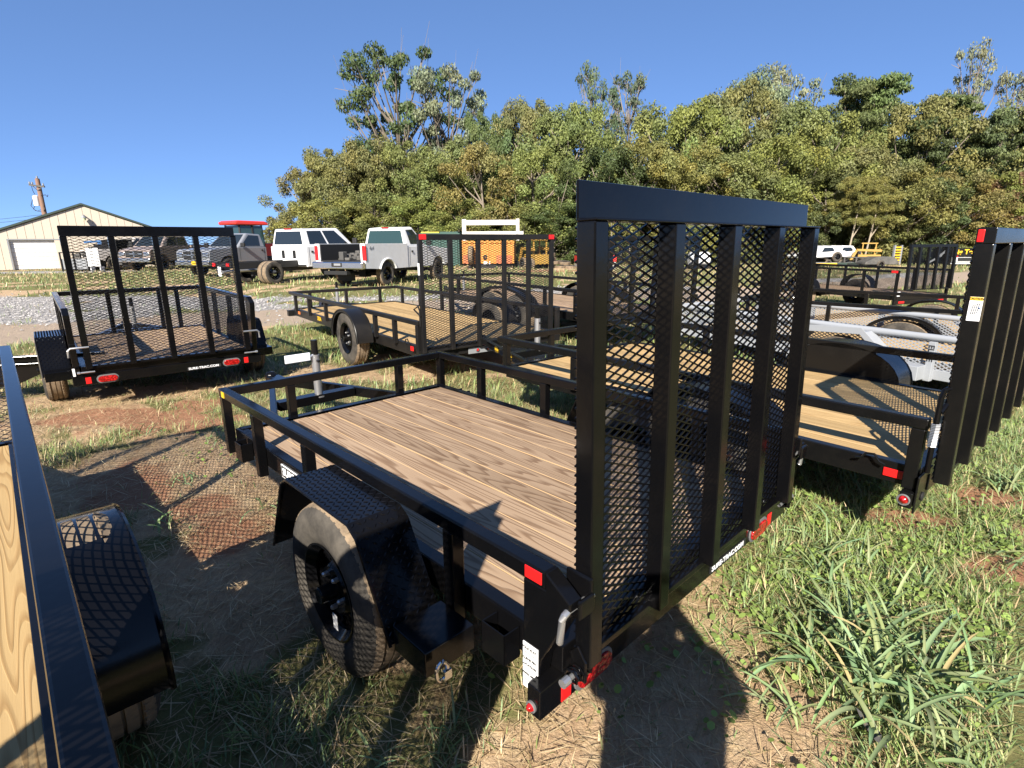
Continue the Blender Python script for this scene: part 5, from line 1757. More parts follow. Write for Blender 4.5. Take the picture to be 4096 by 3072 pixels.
# ------------------------------------------------------------------ building and pole
def building():
    root = thing('metal_building', 'beige steel building with white garage door under a low gable roof', 'building', (-26.8, 36.1, 0.03), rad(36.6))
    hw, eave, apex, depth = 4.6, 2.05, 3.82, 9.0
    sl = (apex - eave) / hw
    n = 22
    wd = 2 * hw / n
    for i in range(n):
        x0, x1 = -hw + i * wd, -hw + (i + 1) * wd
        zt = lambda x: apex - abs(x) * sl
        zb_ = 0.0
        if x0 > -3.95 and x1 < -1.35:
            zb_ = 1.80
        a, e = x0 + 0.008, x1 - 0.008
        pts = [(a, zb_), (e, zb_), (e, zt(e) - 0.03)]
        if a < -0.01 < 0.01 < e:
            pts.append((0, apex - 0.03))
        pts.append((a, zt(a) - 0.03))
        b = MB(); b.prism(pts, 'y', 0.0, 0.04).build('wall_panel', 'siding', root, bevel=0.006)
    b = MB()
    b.box(-hw + 0.02, 0.041, 0, -3.82, 0.12, eave); b.box(-1.38, 0.041, 0, hw - 0.02, 0.12, eave); b.box(-3.82, 0.041, 1.76, -1.38, 0.12, eave)
    b.prism([(-hw + 0.02, eave), (hw - 0.02, eave), (0, apex - 0.04)], 'y', 0.041, 0.12)
    b.box(-hw, 0.13, 0, -hw + 0.1, depth, eave); b.box(hw - 0.1, 0.13, 0, hw, depth, eave)
    b.build('wall', 'siding', root)
    b = MB()
    b.add([(-hw - 0.15, -0.12, eave - 0.02), (0, -0.12, apex + 0.03), (0, depth, apex + 0.03), (-hw - 0.15, depth, eave - 0.02), (-hw - 0.15, -0.12, eave + 0.09), (0, -0.12, apex + 0.14), (0, depth, apex + 0.14), (-hw - 0.15, depth, eave + 0.09)],
          [(0, 1, 2, 3), (4, 5, 6, 7), (0, 1, 5, 4), (1, 2, 6, 5), (2, 3, 7, 6), (3, 0, 4, 7)])
    b.build('roof_slope', 'trim', root)
    b = MB()
    b.add([(hw + 0.15, -0.12, eave - 0.02), (0.002, -0.12, apex + 0.03), (0.002, depth, apex + 0.03), (hw + 0.15, depth, eave - 0.02), (hw + 0.15, -0.12, eave + 0.09), (0.002, -0.12, apex + 0.14), (0.002, depth, apex + 0.14), (hw + 0.15, depth, eave + 0.09)],
          [(0, 1, 2, 3), (4, 5, 6, 7), (0, 1, 5, 4), (1, 2, 6, 5), (2, 3, 7, 6), (3, 0, 4, 7)])
    b.build('roof_slope', 'trim', root)
    b = MB()
    for x in (-hw - 0.02, hw - 0.06):
        b.box(x, -0.03, 0, x + 0.08, 0.05, eave)
    b.build('corner_trim', 'trim', root)
    b = MB()
    b.box(-3.87, -0.01, 0, -3.79, 0.16, 1.80); b.box(-1.38, -0.01, 0, -1.30, 0.16, 1.80); b.box(-3.87, -0.012, 1.73, -1.30, 0.16, 1.80)
    b.build('door_frame', 'steel_grey', root)
    dn = 7
    for k in range(dn):
        z0, z1 = 1.73 * k / dn, 1.73 * (k + 1) / dn
        b = MB(); b.box(-3.785, 0.16, z0 + 0.012, -1.385, 0.2, z1 - 0.012)
        b.box(-3.78, 0.151, z0 + 0.05, -1.39, 0.159, z0 + 0.09)
        b.build('door_section', 'door', root, bevel=0.008)
    b = MB(); b.box(-3.785, 0.2, 0, -1.385, 0.23, 1.73).build('door_backing', 'door', root)
    b = MB()
    b.bar((0.0, -0.01, 3.25), (0.0, -0.3, 3.22), 0.05, 0.05); b.lathe([(0.0, 0.0005), (0.0, 0.16), (0.14, 0.1), (0.16, 0.0005)], 16, 'z', (0.0, -0.32, 3.05))
    l = b.build('wall_lamp', 'steel_grey', root, smooth=40)
    b = MB(); b.lathe([(-0.14, 0.0005), (-0.14, 0.1), (-0.001, 0.14), (-0.001, 0.0005)], 16, 'z', (0.0, -0.32, 3.05)).build('lamp_glass', newmat('lamp_glass', (0.6, 0.66, 0.4), 0.3), l, smooth=40)
building()
def pole():
    root = thing('utility_pole', 'brown wooden utility pole with crossarm and grey transformer above the building roof', 'pole', (-36.39, 45, 0), 0)
    b = MB(); b.tube([(0, 0, 0), (0, 0, 6.4)], [0.2, 0.15], 12).build('pole_shaft', 'pole', root, smooth=40)
    b = MB(); b.bar((-0.55, -0.19, 5.93), (0.6, -0.19, 5.78), 0.1, 0.12).build('crossarm', 'tarp', root)
    b = MB(); b.bar((-0.35, -0.17, 5.88), (0, -0.16, 5.5), 0.03, 0.05); b.bar((0.38, -0.17, 5.8), (0, -0.16, 5.5), 0.03, 0.05); b.build('arm_brace', 'tarp', root)
    for x, z in ((-0.5, 5.98), (-0.3, 5.96), (0.52, 5.85), (0.0, 6.4)):
        b = MB(); b.lathe([(0, 0.03), (0.05, 0.07), (0.1, 0.05), (0.16, 0.06), (0.2, 0.0005)], 10, 'z', (x, -0.19 if x else 0, z)).build('insulator', 'steel_grey', root, smooth=40)
    b = MB(); b.lathe([(-0.4, 0.0005), (-0.4, 0.2), (0.3, 0.2), (0.36, 0.12), (0.4, 0.0005)], 18, 'z', (-0.33, -0.1, 4.8)).build('transformer', 'truck_white_dirty', root, smooth=40)
    b = MB()
    b.tube([(-0.33, -0.1, 5.2), (-0.36, -0.2, 5.5), (-0.4, -0.19, 5.85)], 0.02, 5)
    b.tube([(-0.55, -0.15, 4.9), (-0.75, -0.2, 4.4), (-0.5, -0.2, 4.05), (-0.1, -0.16, 3.95)], 0.022, 5)
    b.tube([(-0.5, -0.15, 4.4), (-0.6, -0.2, 4.15), (-0.35, -0.2, 4.0), (-0.1, -0.16, 4.1)], 0.022, 5)
    b.tube([(0.12, -0.1, 5.15), (0.5, -0.15, 5.2), (0.62, -0.15, 5.05), (0.7, -0.15, 5.2)], 0.025, 5)
    b.tube([(0.1, -0.1, 4.0), (0.25, -0.15, 4.15), (0.22, -0.15, 4.4)], 0.04, 5)
    b.build('pole_wiring', 'bare', root)
    b = MB()
    for z0, z1 in ((3.75, 3.2), (3.5, 2.95)):
        b.tube([(-0.15 - 14 * t, 0.5 * t, z0 + (z1 - z0) * t - 0.25 * math.sin(t * math.pi)) for t in np.linspace(0, 1, 10)], 0.012, 4)
    b.build('power_line', 'bare', root)
pole()
sb = thing('parked_truck', 'pale vehicle end showing past the left corner of the beige building', 'vehicle', (-34.2, 36.5, 0), rad(20))
b = MB(); b.box(-0.9, -2, 0.45, 0.9, 2, 1.0); b.build('body', 'truck_white', sb, bevel=0.08)
b = MB(); b.box(-0.8, -1.2, 1.002, 0.8, 0.8, 1.5).build('cab_roof', 'glass', sb, bevel=0.1)
for s in (-1, 1):
    for y in (-1.2, 1.2):
        add_wheel(sb, s * 0.78, y, 0.33, s, 0.95)

# ------------------------------------------------------------------ trees
def crown_template(name, kind, seed):
    """unit tree: height 1, crown diameter about 1 in x and y"""
    r = np.random.default_rng(seed)
    tr = MB()
    clumps = []
    if kind == 'dense':
        nc, lz, hz = 96, 0.04, 0.97
    elif kind == 'open':
        nc, lz, hz = 58, 0.34, 0.97
    elif kind == 'thin':
        nc, lz, hz = 52, 0.3, 1.0
    else:
        nc, lz, hz = 100, 0.05, 0.97
    top_lean = r.normal(0, 0.05, 2)
    for i in range(nc):
        z = lz + (hz - lz) * (i + r.uniform(0, 1)) / nc
        t = (z - lz) / (hz - lz)
        if kind == 'dense':
            env = 0.5 * (0.72 + 0.45 * math.sin(t * 2.6)) * (1 if t < 0.55 else math.sqrt(max(0.02, 1 - ((t - 0.55) / 0.47) ** 2)))
            rr, sz = env * math.sqrt(r.uniform(0.1, 1)), r.uniform(0.06, 0.115)
            nl = 330
        elif kind == 'open':
            env = 0.5 * math.sqrt(max(0.03, 1 - ((t - 0.55) / 0.6) ** 2))
            rr, sz = env * math.sqrt(r.uniform(0.05, 1)), r.uniform(0.06, 0.105)
            nl = 230
        elif kind == 'thin':
            env = 0.42 * math.sqrt(max(0.03, 1 - ((t - 0.4) / 0.66) ** 2))
            rr, sz = env * math.sqrt(r.uniform(0.02, 1)), r.uniform(0.05, 0.09)
            nl = 110
        else:
            env = 0.5 * (1 - 0.75 * t ** 1.6)
            rr, sz = env * math.sqrt(r.uniform(0.05, 1)), r.uniform(0.08, 0.12)
            nl = 330
        a = r.uniform(0, 2 * math.pi)
        clumps.append((rr * math.cos(a) + top_lean[0] * z, rr * math.sin(a) + top_lean[1] * z, z, sz, nl))
    # stem and limbs
    stem_top = 0.82
    stem = [(top_lean[0] * z + 0.012 * math.sin(9 * z + seed), top_lean[1] * z + 0.012 * math.cos(7 * z), z) for z in np.linspace(0, stem_top, 9)]
    rs = [0.026 * (1 - 0.8 * i / 8) for i in range(9)]
    tr.tube(stem, rs, 7)
    for (x, y, z, sz, nl) in clumps[:: (1 if kind in ('open', 'thin') else 3)]:
        z0 = max(0.08, z - 0.12 - 0.4 * math.hypot(x, y))
        k = min(8, int(z0 / stem_top * 8))
        p = Vector(stem[k])
        q = Vector((x, y, z))
        m = p.lerp(q, 0.5) + Vector((0, 0, -0.03))
        tr.tube([p, m, q], [0.009, 0.006, 0.0025], 5, caps=False)
        if kind in ('open', 'thin'):
            for _ in range(3):
                e = q + Vector(r.normal(0, sz * 0.8, 3))
                tr.tube([m.lerp(q, 0.6), e], [0.0022, 0.0008], 4, caps=False)
    trunk = tr.mesh(name + '_trunk', 'bark', 60)
    V, C = [], []
    for (x, y, z, sz, nl) in clumps:
        tone = r.uniform(0.8, 1.15)
        warm = r.normal(0, 0.05)
        d = r.normal(0, 1, (nl, 3))
        d /= np.linalg.norm(d, axis=1)[:, None]
        rad_ = sz * r.uniform(0.25, 1.15, nl) ** 0.6
        flat = {'pine': 0.26, 'dense': 0.7, 'open': 0.4, 'thin': 0.5}[kind]
        c = np.array([x, y, z]) + d * rad_[:, None] * np.array([1, 1, flat])
        s = r.uniform(0.008, 0.0155, nl) * (1.0 if kind in ('thin', 'open') else 0.95)
        # leaf planes roughly facing outwards and up, with scatter
        nrm = d * 0.7 + np.array([0, 0, 0.5]) + r.normal(0, 0.55, (nl, 3))
        nrm /= np.linalg.norm(nrm, axis=1)[:, None]
        ax = np.cross(nrm, r.normal(0, 1, (nl, 3)))
        ax /= np.linalg.norm(ax, axis=1)[:, None]
        bx = np.cross(nrm, ax)
        q = np.stack([c - ax * s[:, None], c - bx * (s * 0.5)[:, None] - nrm * (s * 0.15)[:, None], c + ax * s[:, None], c + bx * (s * 0.55)[:, None] - nrm * (s * 0.15)[:, None]], 1)
        V.append(q.reshape(-1, 3))
        col = np.array([1.0 + warm, 1.0, 1.0 - warm]) * (tone * r.uniform(0.72, 1.25, (nl, 1)))
        C.append(np.repeat(col, 4, 0))
    V = np.concatenate(V)
    C = np.clip(np.concatenate(C), 0.3, 1.8)
    me = bpy.data.meshes.new(name + '_crown')
    fast_mesh(me, V, np.arange(len(V)).reshape(-1, 4))
    at = me.color_attributes.new('Col', 'FLOAT_COLOR', 'POINT')
    at.data.foreach_set('color', np.concatenate([C, np.ones((len(C), 1))], 1).astype(np.float32).ravel())
    me.materials.append(M['leaf'])
    return trunk, me

TPL = {'dense': [crown_template('dense', 'dense', s) for s in (1, 2, 3, 4)], 'open': [crown_template('open', 'open', s) for s in (11, 12)],
       'thin': [crown_template('thin', 'thin', s) for s in (21, 22)], 'pine': [crown_template('pine', 'pine', s) for s in (31, 32)]}
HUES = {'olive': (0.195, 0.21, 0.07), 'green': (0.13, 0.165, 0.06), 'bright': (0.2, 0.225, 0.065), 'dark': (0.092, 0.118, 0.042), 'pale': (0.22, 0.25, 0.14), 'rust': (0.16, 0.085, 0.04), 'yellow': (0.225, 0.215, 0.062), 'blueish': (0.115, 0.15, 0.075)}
def tree(x, y, h, w_, kind, hue, label, name='tree', z=0.0, pale=False):
    root = thing(name, label, 'tree', (x, y, z), random.uniform(0, 6.28), 'trees of the wood behind the lot')
    tk, cr = random.choice(TPL[kind])
    sx = w_ * random.uniform(0.95, 1.15)
    sy = w_ * random.uniform(0.8, 1.0)
    t = link('trunk', tk, root, scale=(sx, sy, h))
    c = link('crown', cr, root, scale=(sx, sy, h))
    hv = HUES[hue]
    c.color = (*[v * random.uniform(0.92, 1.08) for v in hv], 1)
    return root
TREES = [
 (-15.6, 41.5, 3.2, 4.2, 'dense', 'yellow', 'low yellowish bush at the far left end of the wood'),
 (-15.0, 43, 6.6, 5.5, 'dense', 'olive', 'olive tree ending the wood against the open sky'),
 (-13.6, 44, 8.2, 6.5, 'dense', 'olive', 'rounded olive tree left of the tall dark tree, above the crew-cab truck'),
 (-11.9, 43, 7.6, 6.5, 'dense', 'yellow', 'yellow-green tree directly behind the crew-cab truck cab'),
 (-12.2, 39.5, 4.4, 6, 'dense', 'yellow', 'low yellow-brown bush behind the crew-cab truck windows'),
 (-10.0, 42, 8.6, 6, 'dense', 'olive', 'olive tree between the two white trucks, below the tall dark tree'),
 (-9.4, 39, 4.6, 6, 'dense', 'olive', 'broad low tree seen between the two white truck cabs'),
 (-8.6, 45, 15.2, 8.0, 'open', 'dark', 'tall dark open-crowned tree, highest of the whole wood on the left'),
 (-4.9, 45, 14.0, 6.4, 'open', 'pale', 'tall sparse yellowing tree right beside the tall dark tree'),
 (-7.0, 41, 8.2, 6, 'dense', 'bright', 'bright green leafy tree under the tall sparse yellowing tree'),
 (-6.2, 38.4, 4.3, 6, 'dense', 'bright', 'bright green low tree just behind the single-cab pickup roof'),
 (-5.2, 40, 7.0, 6, 'dense', 'olive', 'olive tree above the dark green dumpster'),
 (-3.6, 38.4, 4.2, 6, 'dense', 'bright', 'bright low bush behind the dark green dumpster lid'),
 (-3.3, 42, 8.5, 6, 'dense', 'olive', 'olive tree left of the whitewashed rack, filling the gap under the tall pair'),
 (-2.4, 44, 10.7, 3.6, 'dense', 'green', 'narrow vine-covered green spire right of the tall sparse tree'),
 (-0.9, 45, 10.6, 4.5, 'dense', 'green', 'second green spire beside the narrow vine-covered one'),
 (-1.3, 39, 7.6, 6, 'dense', 'yellow', 'yellow-green tree directly above the whitewashed rack'),
 (-0.4, 37.2, 4.0, 6, 'dense', 'yellow', 'low yellow-green bush behind the whitewashed rack'),
 (0.4, 45, 11.4, 5.5, 'dense', 'olive', 'tall olive tree above the brown-yellow loader'),
 (1.6, 39, 7.4, 6.2, 'dense', 'olive', 'broad olive tree over the brown-yellow loader'),
 (1.9, 46, 11.9, 6, 'dense', 'olive', 'tall pale olive tree left of the bluish sparse pair'),
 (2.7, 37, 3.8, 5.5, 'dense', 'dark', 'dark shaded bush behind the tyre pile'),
 (3.9, 43, 10.5, 7, 'dense', 'olive', 'olive tree standing behind the tyre pile'),
 (5.6, 45, 11.4, 6, 'dense', 'olive', 'olive tree under the bluish sparse trees, left of the nearest gate'),
 (7.4, 50, 15.3, 5.5, 'thin', 'blueish', 'left one of two bluish sparse trees rising over the nearest gate'),
 (9.9, 50, 14.9, 6.4, 'thin', 'blueish', 'right one of two bluish sparse trees rising over the nearest gate'),
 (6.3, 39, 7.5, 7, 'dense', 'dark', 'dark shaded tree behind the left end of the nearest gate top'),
 (8.8, 39, 7.9, 6.5, 'dense', 'olive', 'olive tree over the left part of the nearest gate top'),
 (10.6, 42.5, 10.6, 7, 'dense', 'olive', 'olive tree above the middle of the nearest gate top'),
 (11.7, 38, 7.2, 6, 'dense', 'yellow', 'yellow-green tree behind the middle of the nearest gate'),
 (12.8, 42, 10.8, 6.5, 'dense', 'bright', 'bright green tree with a rounded top above the nearest gate'),
 (14.4, 38, 6.9, 7, 'dense', 'olive', 'wide olive tree right behind the nearest gate right half'),
 (14.7, 43, 11.6, 7, 'dense', 'olive', 'olive tree between the rounded bright tree and the pale dome'),
 (16.9, 44, 12.4, 7, 'dense', 'olive', 'tall olive tree left of the pale dome-shaped tree'),
 (17.2, 38, 7.9, 7, 'dense', 'yellow', 'yellow-green tree behind the right end of the nearest gate top'),
 (19.2, 46.5, 13.8, 8, 'dense', 'pale', 'pale green tree leading up to the dome-shaped tree'),
 (26.6, 57, 17.4, 9, 'thin', 'pale', 'pale sparse dome-shaped tree highest above the right-hand wood'),
 (20.0, 42, 10.8, 7, 'dense', 'olive', 'olive tree below the pale dome-shaped tree'),
 (21.2, 39.8, 9.4, 7, 'dense', 'bright', 'bright yellow-green tree over the white race cars'),
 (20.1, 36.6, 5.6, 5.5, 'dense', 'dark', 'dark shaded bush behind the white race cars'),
 (22.8, 38, 7.2, 7, 'dense', 'olive', 'olive tree over the yellow loader'),
 (26.0, 46, 13.7, 8.5, 'pine', 'green', 'left one of two dense dark green peaked trees on the skyline'),
 (28.8, 46.5, 13.7, 8.5, 'pine', 'green', 'right one of two dense dark green peaked trees on the skyline'),
 (27.9, 42, 10.8, 7, 'dense', 'olive', 'olive tree in front of the two dark green peaked trees'),
 (24.0, 37, 6.4, 7, 'dense', 'yellow', 'yellow-leaved tree spreading over the upright ramp gate of the far trailer'),
 (25.9, 36, 5.0, 5.5, 'dense', 'dark', 'dark shaded bush behind the yellow-lettered trailer'),
 (27.9, 40, 9.3, 7, 'pine', 'dark', 'dark layered cedar-like tree left of the right photo edge'),
 (31.0, 42, 11.3, 8.5, 'pine', 'dark', 'wide dark layered cedar at the right, under the bare pale treetop'),
 (43.9, 58, 18.8, 7.5, 'thin', 'pale', 'bare pale treetop rising highest near the right photo edge'),
 (47.2, 57, 16.8, 8, 'thin', 'pale', 'sparse pale treetop cut by the right photo edge'),
 (32.2, 39.5, 9.8, 7, 'pine', 'green', 'layered green tree above the edge-on gate at the right'),
 (34.8, 41, 10.5, 8, 'dense', 'olive', 'olive tree cut by the right photo edge'),
 (28.0, 36.4, 5.6, 6, 'dense', 'yellow', 'yellow-green bush just left of the edge-on gate top'),
 (30.4, 36.6, 5.4, 6, 'dense', 'bright', 'bright yellow bush over the edge-on gate top'),
 (32.6, 37, 5.6, 6, 'dense', 'rust', 'rusty red-brown bush at the right photo edge'),
 (36.8, 41, 10.8, 8, 'pine', 'dark', 'dark cedar mostly outside the right photo edge'),
]
for q in TREES:
    tree(*q)
# leaning pale saplings at the wood's edge
for (x0, x1, x2, lb) in ((20.15, 20.5, 20.75, 'left one of two pale leaning saplings before the wood'), (21.2, 21.6, 22.0, 'right one of two pale leaning saplings before the wood')):
    root = thing('sapling', lb, 'tree', (x0, 34.0, 0), 0, 'pale saplings at the wood edge')
    b = MB()
    b.tube([(0, 0, 0), ((x1 - x0) * 0.5, 0.05, 1.3), (x1 - x0, 0.1, 2.9), (x2 - x0, 0.3, 4.0)], [0.06, 0.05, 0.04, 0.012], 8)
    b.tube([((x1 - x0) * 0.6, 0.05, 1.6), (x1 - x0 + 0.5, 0.2, 2.6), (x1 - x0 + 0.9, 0.3, 3.3)], [0.035, 0.025, 0.01], 6)
    b.build('trunk', 'bark_pale', root, smooth=50)
    c = link('crown', TPL['dense'][0][1], root, (0.3, 0.5, 2.3), scale=(3.2, 2.6, 2.8))
    c.color = (*HUES['yellow'], 1)

def leaf_mass(name, label, n, fx, fy, fz, size, hue, seed):
    r = np.random.default_rng(seed)
    x, y, z = fx(r, n), fy(r, n), None
    z = fz(r, n, x)
    c = np.stack([x, y, z], 1)
    nrm = r.normal(0, 1, (n, 3)) + np.array([0, -0.6, 0.5])
    nrm /= np.linalg.norm(nrm, axis=1)[:, None]
    ax = np.cross(nrm, r.normal(0, 1, (n, 3)))
    ax /= np.linalg.norm(ax, axis=1)[:, None]
    bx = np.cross(nrm, ax)
    s = r.uniform(size * 0.6, size * 1.4, n)[:, None]
    V = np.stack([c - ax * s, c - bx * s * 0.5, c + ax * s, c + bx * s * 0.5], 1).reshape(-1, 3)
    me = bpy.data.meshes.new(name)
    fast_mesh(me, V, np.arange(n * 4).reshape(n, 4))
    tone = fbm(x * 0.9, z * 0.9 + y, 5, 3)[:, None] * 1.5 * r.uniform(0.6, 1.3, (n, 1))
    col = np.array(hue) * tone
    at = me.color_attributes.new('Col', 'FLOAT_COLOR', 'POINT')
    at.data.foreach_set('color', np.repeat(np.concatenate([col, np.ones((n, 1))], 1), 4, 0).astype(np.float32).ravel())
    me.materials.append(M['blade'])
    o = link(name, me)
    o['kind'] = 'stuff'
    o['label'] = label
    return o
leaf_mass('woods', 'deep shaded wood behind the front row of trees', 60000, lambda r, n: r.uniform(-14.5, 58, n), lambda r, n: r.uniform(47, 56, n),
          lambda r, n, x: r.uniform(0, 1, n) * (6.5 + 2.5 * vnoise(x * 0.3, x * 0, 9)) * sst(-15.5, -12, x), 0.24, (0.085, 0.09, 0.035), 2)
leaf_mass('undergrowth', 'low undergrowth along the edge of the wood', 30000, lambda r, n: r.uniform(-16, 40, n), lambda r, n: r.uniform(35.5, 40.5, n),
          lambda r, n, x: r.uniform(0, 1, n) ** 1.5 * (0.6 + 1.3 * vnoise(x * 0.7, x * 0, 19)), 0.1, (0.1, 0.105, 0.04), 4)
leaf_mass('woods', 'wood on the far side of the lot behind the photographer', 26000, lambda r, n: r.uniform(-60, 60, n), lambda r, n: r.uniform(-48, -38, n),
          lambda r, n, x: r.uniform(0, 1, n) * (8.0 + 4 * vnoise(x * 0.2, x * 0, 29)), 0.45, (0.09, 0.095, 0.035), 6)
# bare stems in the shade of the wood's edge
def stems():
    r = np.random.default_rng(8)
    b = MB()
    for i in range(90):
        x, y = r.uniform(-2, 36), r.uniform(36.5, 41)
        h = r.uniform(2.5, 6)
        l = r.normal(0, 0.5, 2)
        b.tube([(x, y, -0.05), (x + l[0] * 0.4, y + l[1] * 0.4, h * 0.5), (x + l[0], y + l[1], h)], [0.05, 0.04, 0.015], 5, caps=False)
    o = b.build('undergrowth', 'bark', None)
    o['kind'] = 'stuff'
    o['label'] = 'thin bare stems in the shade at the edge of the wood'
stems()

# ------------------------------------------------------------------ tall weeds in the foreground
def weed(name, label, x, y, n, L0, L1, wd, seed, group='clumps of coarse grass', spread=0.06, hue=(0.21, 0.29, 0.135), lean=(0.1, 0.8)):
    r = np.random.default_rng(seed)
    root = thing(name, label, 'weed', (x, y, float(ground_h(np.array([x]), np.array([y]))[0])), 0, group)
    V, F, C = [], [], []
    for i in range(n):
        az = r.uniform(0, 2 * math.pi)
        L = r.uniform(L0, L1)
        w_ = wd * r.uniform(0.6, 1.25)
        px, py = r.normal(0, spread, 2)
        pz = r.uniform(0, 0.06) * min(1, L0 / 0.2)
        le, be = r.uniform(*lean), r.uniform(0.6, 1.9)
        tw = r.uniform(-0.6, 0.6)
        d = np.array([math.cos(az), math.sin(az), 0.0])
        sd = np.array([-math.sin(az), math.cos(az), 0.0])
        p = np.array([px, py, pz])
        ns = 7
        c0 = len(V)
        col = np.array(hue) * r.uniform(0.7, 1.2) * np.array([r.uniform(0.85, 1.25), 1, r.uniform(0.8, 1.1)])
        if r.uniform() < 0.08:
            col = np.array([0.42, 0.34, 0.16])
        for k in range(ns + 1):
            t = k / ns
            a = le + be * t
            if k:
                p = p + (d * math.sin(a) + np.array([0, 0, math.cos(a)])) * L / ns
            prof = w_ * (0.35 + 1.1 * min(t / 0.25, 1) * (1 - t) ** 0.75 * 0.9) * (1 if k < ns else 0.03)
            nn = np.array([-math.cos(a) * d[0], -math.cos(a) * d[1], math.sin(a)])
            e = sd * math.cos(tw * t) + nn * math.sin(tw * t)
            fold = nn * prof * 0.22
            V += [p - e * prof / 2 + fold, p, p + e * prof / 2 + fold]
            C += [col * (0.9 + 0.15 * t), col * 1.18, col * (0.9 + 0.15 * t)]
            if k:
                q = c0 + (k - 1) * 3
                F += [(q, q + 1, q + 4, q + 3), (q + 1, q + 2, q + 5, q + 4)]
    me = bpy.data.meshes.new('blades')
    fast_mesh(me, np.array(V), np.array(F))
    at = me.color_attributes.new('Col', 'FLOAT_COLOR', 'POINT')
    at.data.foreach_set('color', np.concatenate([np.array(C), np.ones((len(C), 1))], 1).astype(np.float32).ravel())
    me.polygons.foreach_set('use_smooth', [True] * len(me.polygons))
    me.materials.append(M['blade'])
    o = link('blades', me, root)
    o['kind'] = 'stuff'
    return root
WEEDS = [
 (1.22, 1.50, 60, 0.14, 0.34, 0.015, 'big coarse grass clump lowest in the right foreground'),
 (1.36, 1.62, 50, 0.16, 0.36, 0.015, 'dense coarse grass clump in the middle of the right foreground'),
 (1.12, 1.72, 16, 0.2, 0.36, 0.013, 'tall thin grass clump standing alone nearest the trailer sill'),
 (1.5, 1.66, 36, 0.16, 0.36, 0.014, 'coarse grass clump with blades arching to the right photo edge'),
 (1.28, 1.84, 26, 0.14, 0.3, 0.014, 'coarse grass clump behind the big foreground one'),
 (1.5, 1.93, 26, 0.12, 0.25, 0.013, 'arching grass clump at the edge of the clover patch'),
 (1.42, 2.22, 40, 0.1, 0.22, 0.01, 'bluish grass clump below the right rear reflector of the nearest trailer'),
 (1.62, 2.42, 36, 0.1, 0.22, 0.01, 'bluish grass clump right of the nearest trailer gate'),
 (1.78, 2.18, 20, 0.08, 0.18, 0.01, 'smaller grass clump in the clover patch'),
 (1.66, 2.72, 20, 0.08, 0.2, 0.009, 'upright grass clump by the gate latch of the nearest trailer'),
 (2.35, 2.3, 18, 0.08, 0.18, 0.01, 'grass clump low beside the bare red patch'),
 (3.05, 3.1, 40, 0.12, 0.27, 0.014, 'grass clump beyond the gate bracket of the right-hand trailer'),
 (3.4, 2.95, 30, 0.12, 0.26, 0.014, 'grass clump near the right photo edge, by the hanging gate bracket'),
 (0.92, 1.45, 12, 0.12, 0.26, 0.012, 'small weed tuft at the bottom edge, left of the big clump'),
 (-1.88, 2.7, 12, 0.1, 0.24, 0.011, 'leafy weed tuft left of the tyre of the nearest trailer'),
 (-1.45, 2.95, 14, 0.08, 0.18, 0.01, 'low weed tuft by the front foot of the nearest trailer'),
 (-2.3, 4.1, 22, 0.08, 0.2, 0.01, 'spreading grass tuft on the red soil in front of the mesh-sided trailer'),
 (-3.0, 4.25, 22, 0.08, 0.2, 0.01, 'spreading grass tuft left of the front corner of the nearest trailer'),
 (-2.15, 3.35, 16, 0.06, 0.14, 0.009, 'small round tuft in the mesh shadow'),
 (-0.42, 1.28, 14, 0.07, 0.16, 0.008, 'grass tuft at the bottom beside the tyre of the nearest trailer'),
 (-0.2, 1.36, 12, 0.07, 0.15, 0.008, 'grass tuft below the snap hook of the nearest trailer'),
]
for i, (x, y, n, a, b_, wd, lb) in enumerate(WEEDS):
    weed('grass_clump', lb, x, y, n, a, b_, wd, 100 + i, spread=0.05 if n < 30 else 0.085)
t = thing('fallen_leaf', 'curled grey-brown dead leaf at the bottom edge below the coarse grass', 'leaf', (1.13, 1.335, 0.03), 0.5)
b = MB()
pp = [(0.0, 0.0, 0.0), (0.02, 0.03, 0.012), (0.028, 0.07, 0.03), (0.012, 0.11, 0.05), (-0.012, 0.075, 0.035), (-0.016, 0.03, 0.012)]
b.add([(x, y, z) for x, y, z in pp] + [(x, y, z - 0.002) for x, y, z in pp], [tuple(range(6)), tuple(range(11, 5, -1))] + [(i, (i + 1) % 6, 6 + (i + 1) % 6, 6 + i) for i in range(6)])
b.build('leaf_blade', 'tarp', t)

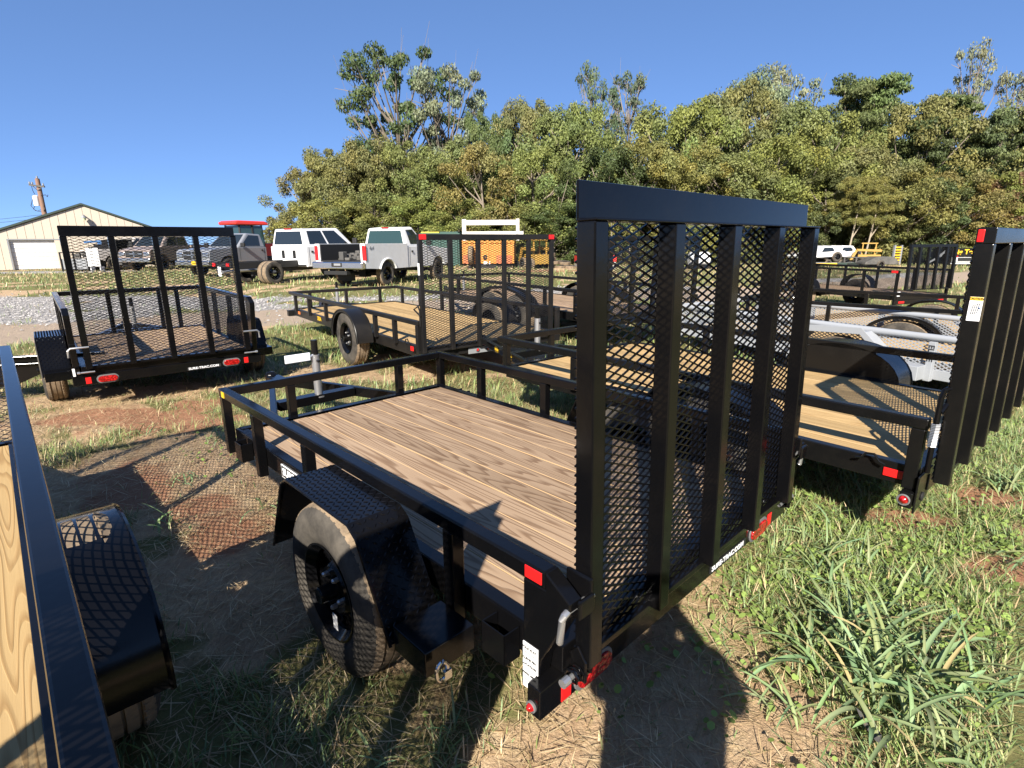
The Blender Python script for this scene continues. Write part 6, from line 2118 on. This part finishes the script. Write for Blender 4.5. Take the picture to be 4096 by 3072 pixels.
# ------------------------------------------------------------------ the photographer, whose shadow falls on the grass
def photographer():
    root = thing('person', 'person in navy shirt and jeans holding a phone up with both hands', 'person', (-0.03, -0.40, 0.0), 0)
    root.rotation_euler = (0, 0.1, 0)
    P = {'pelvis': (-0.02, 0, 0.95, 0.19, 0.14), 'waist': (-0.01, 0, 1.12, 0.195, 0.14), 'chest': (0.01, 0.01, 1.34, 0.19, 0.13), 'neck': (0, 0.02, 1.5, 0.062, 0.06), 'jaw': (0, 0.06, 1.58, 0.07, 0.08), 'crown': (0, 0.05, 1.7, 0.085, 0.1)}
    names = list(P)
    vs = [P[k][:3] for k in names]
    rs = [P[k][3:] for k in names]
    es = [(0, 1), (1, 2), (2, 3), (3, 4), (4, 5)]
    def add(p, r, e):
        vs.append(p); rs.append((r, r)); es.append((e, len(vs) - 1))
        return len(vs) - 1
    for s in (-1, 1):
        h = add((s * 0.1, 0, 0.86), 0.1, 0)
        k = add((s * 0.12, 0.02, 0.5), 0.062, h)
        a = add((s * 0.13, -0.01, 0.1), 0.045, k)
        add((s * 0.14, 0.15, 0.04), 0.038, a)
        sh = add((s * 0.19, 0.01, 1.42), 0.068, 2)
        el = add(((0.29 if s > 0 else -0.19), 0.13, 1.22), 0.048, sh)
        wr_ = add((s * 0.11, 0.3, 1.44), 0.032, el)
        add((s * 0.085, 0.335, 1.49), 0.035, wr_)
    me = bpy.data.meshes.new('body')
    me.from_pydata(vs, es, [])
    me.materials.append(M['shirt'])
    o = link('body', me, root)
    sk = o.modifiers.new('skin', 'SKIN')
    for i, r in enumerate(rs):
        me.skin_vertices[0].data[i].radius = r
    me.skin_vertices[0].data[0].use_root = True
    sb_ = o.modifiers.new('smooth', 'SUBSURF')
    sb_.levels = sb_.render_levels = 2
    ph = MB().box(-0.08, 0.335, 1.485, 0.08, 0.343, 1.56).build('phone', 'bare', None, bevel=0.004)
    ph.location = (0.09, -0.40, 0.0)
    tag(ph, 'dark phone held level in both hands of the photographer', 'phone')
photographer()
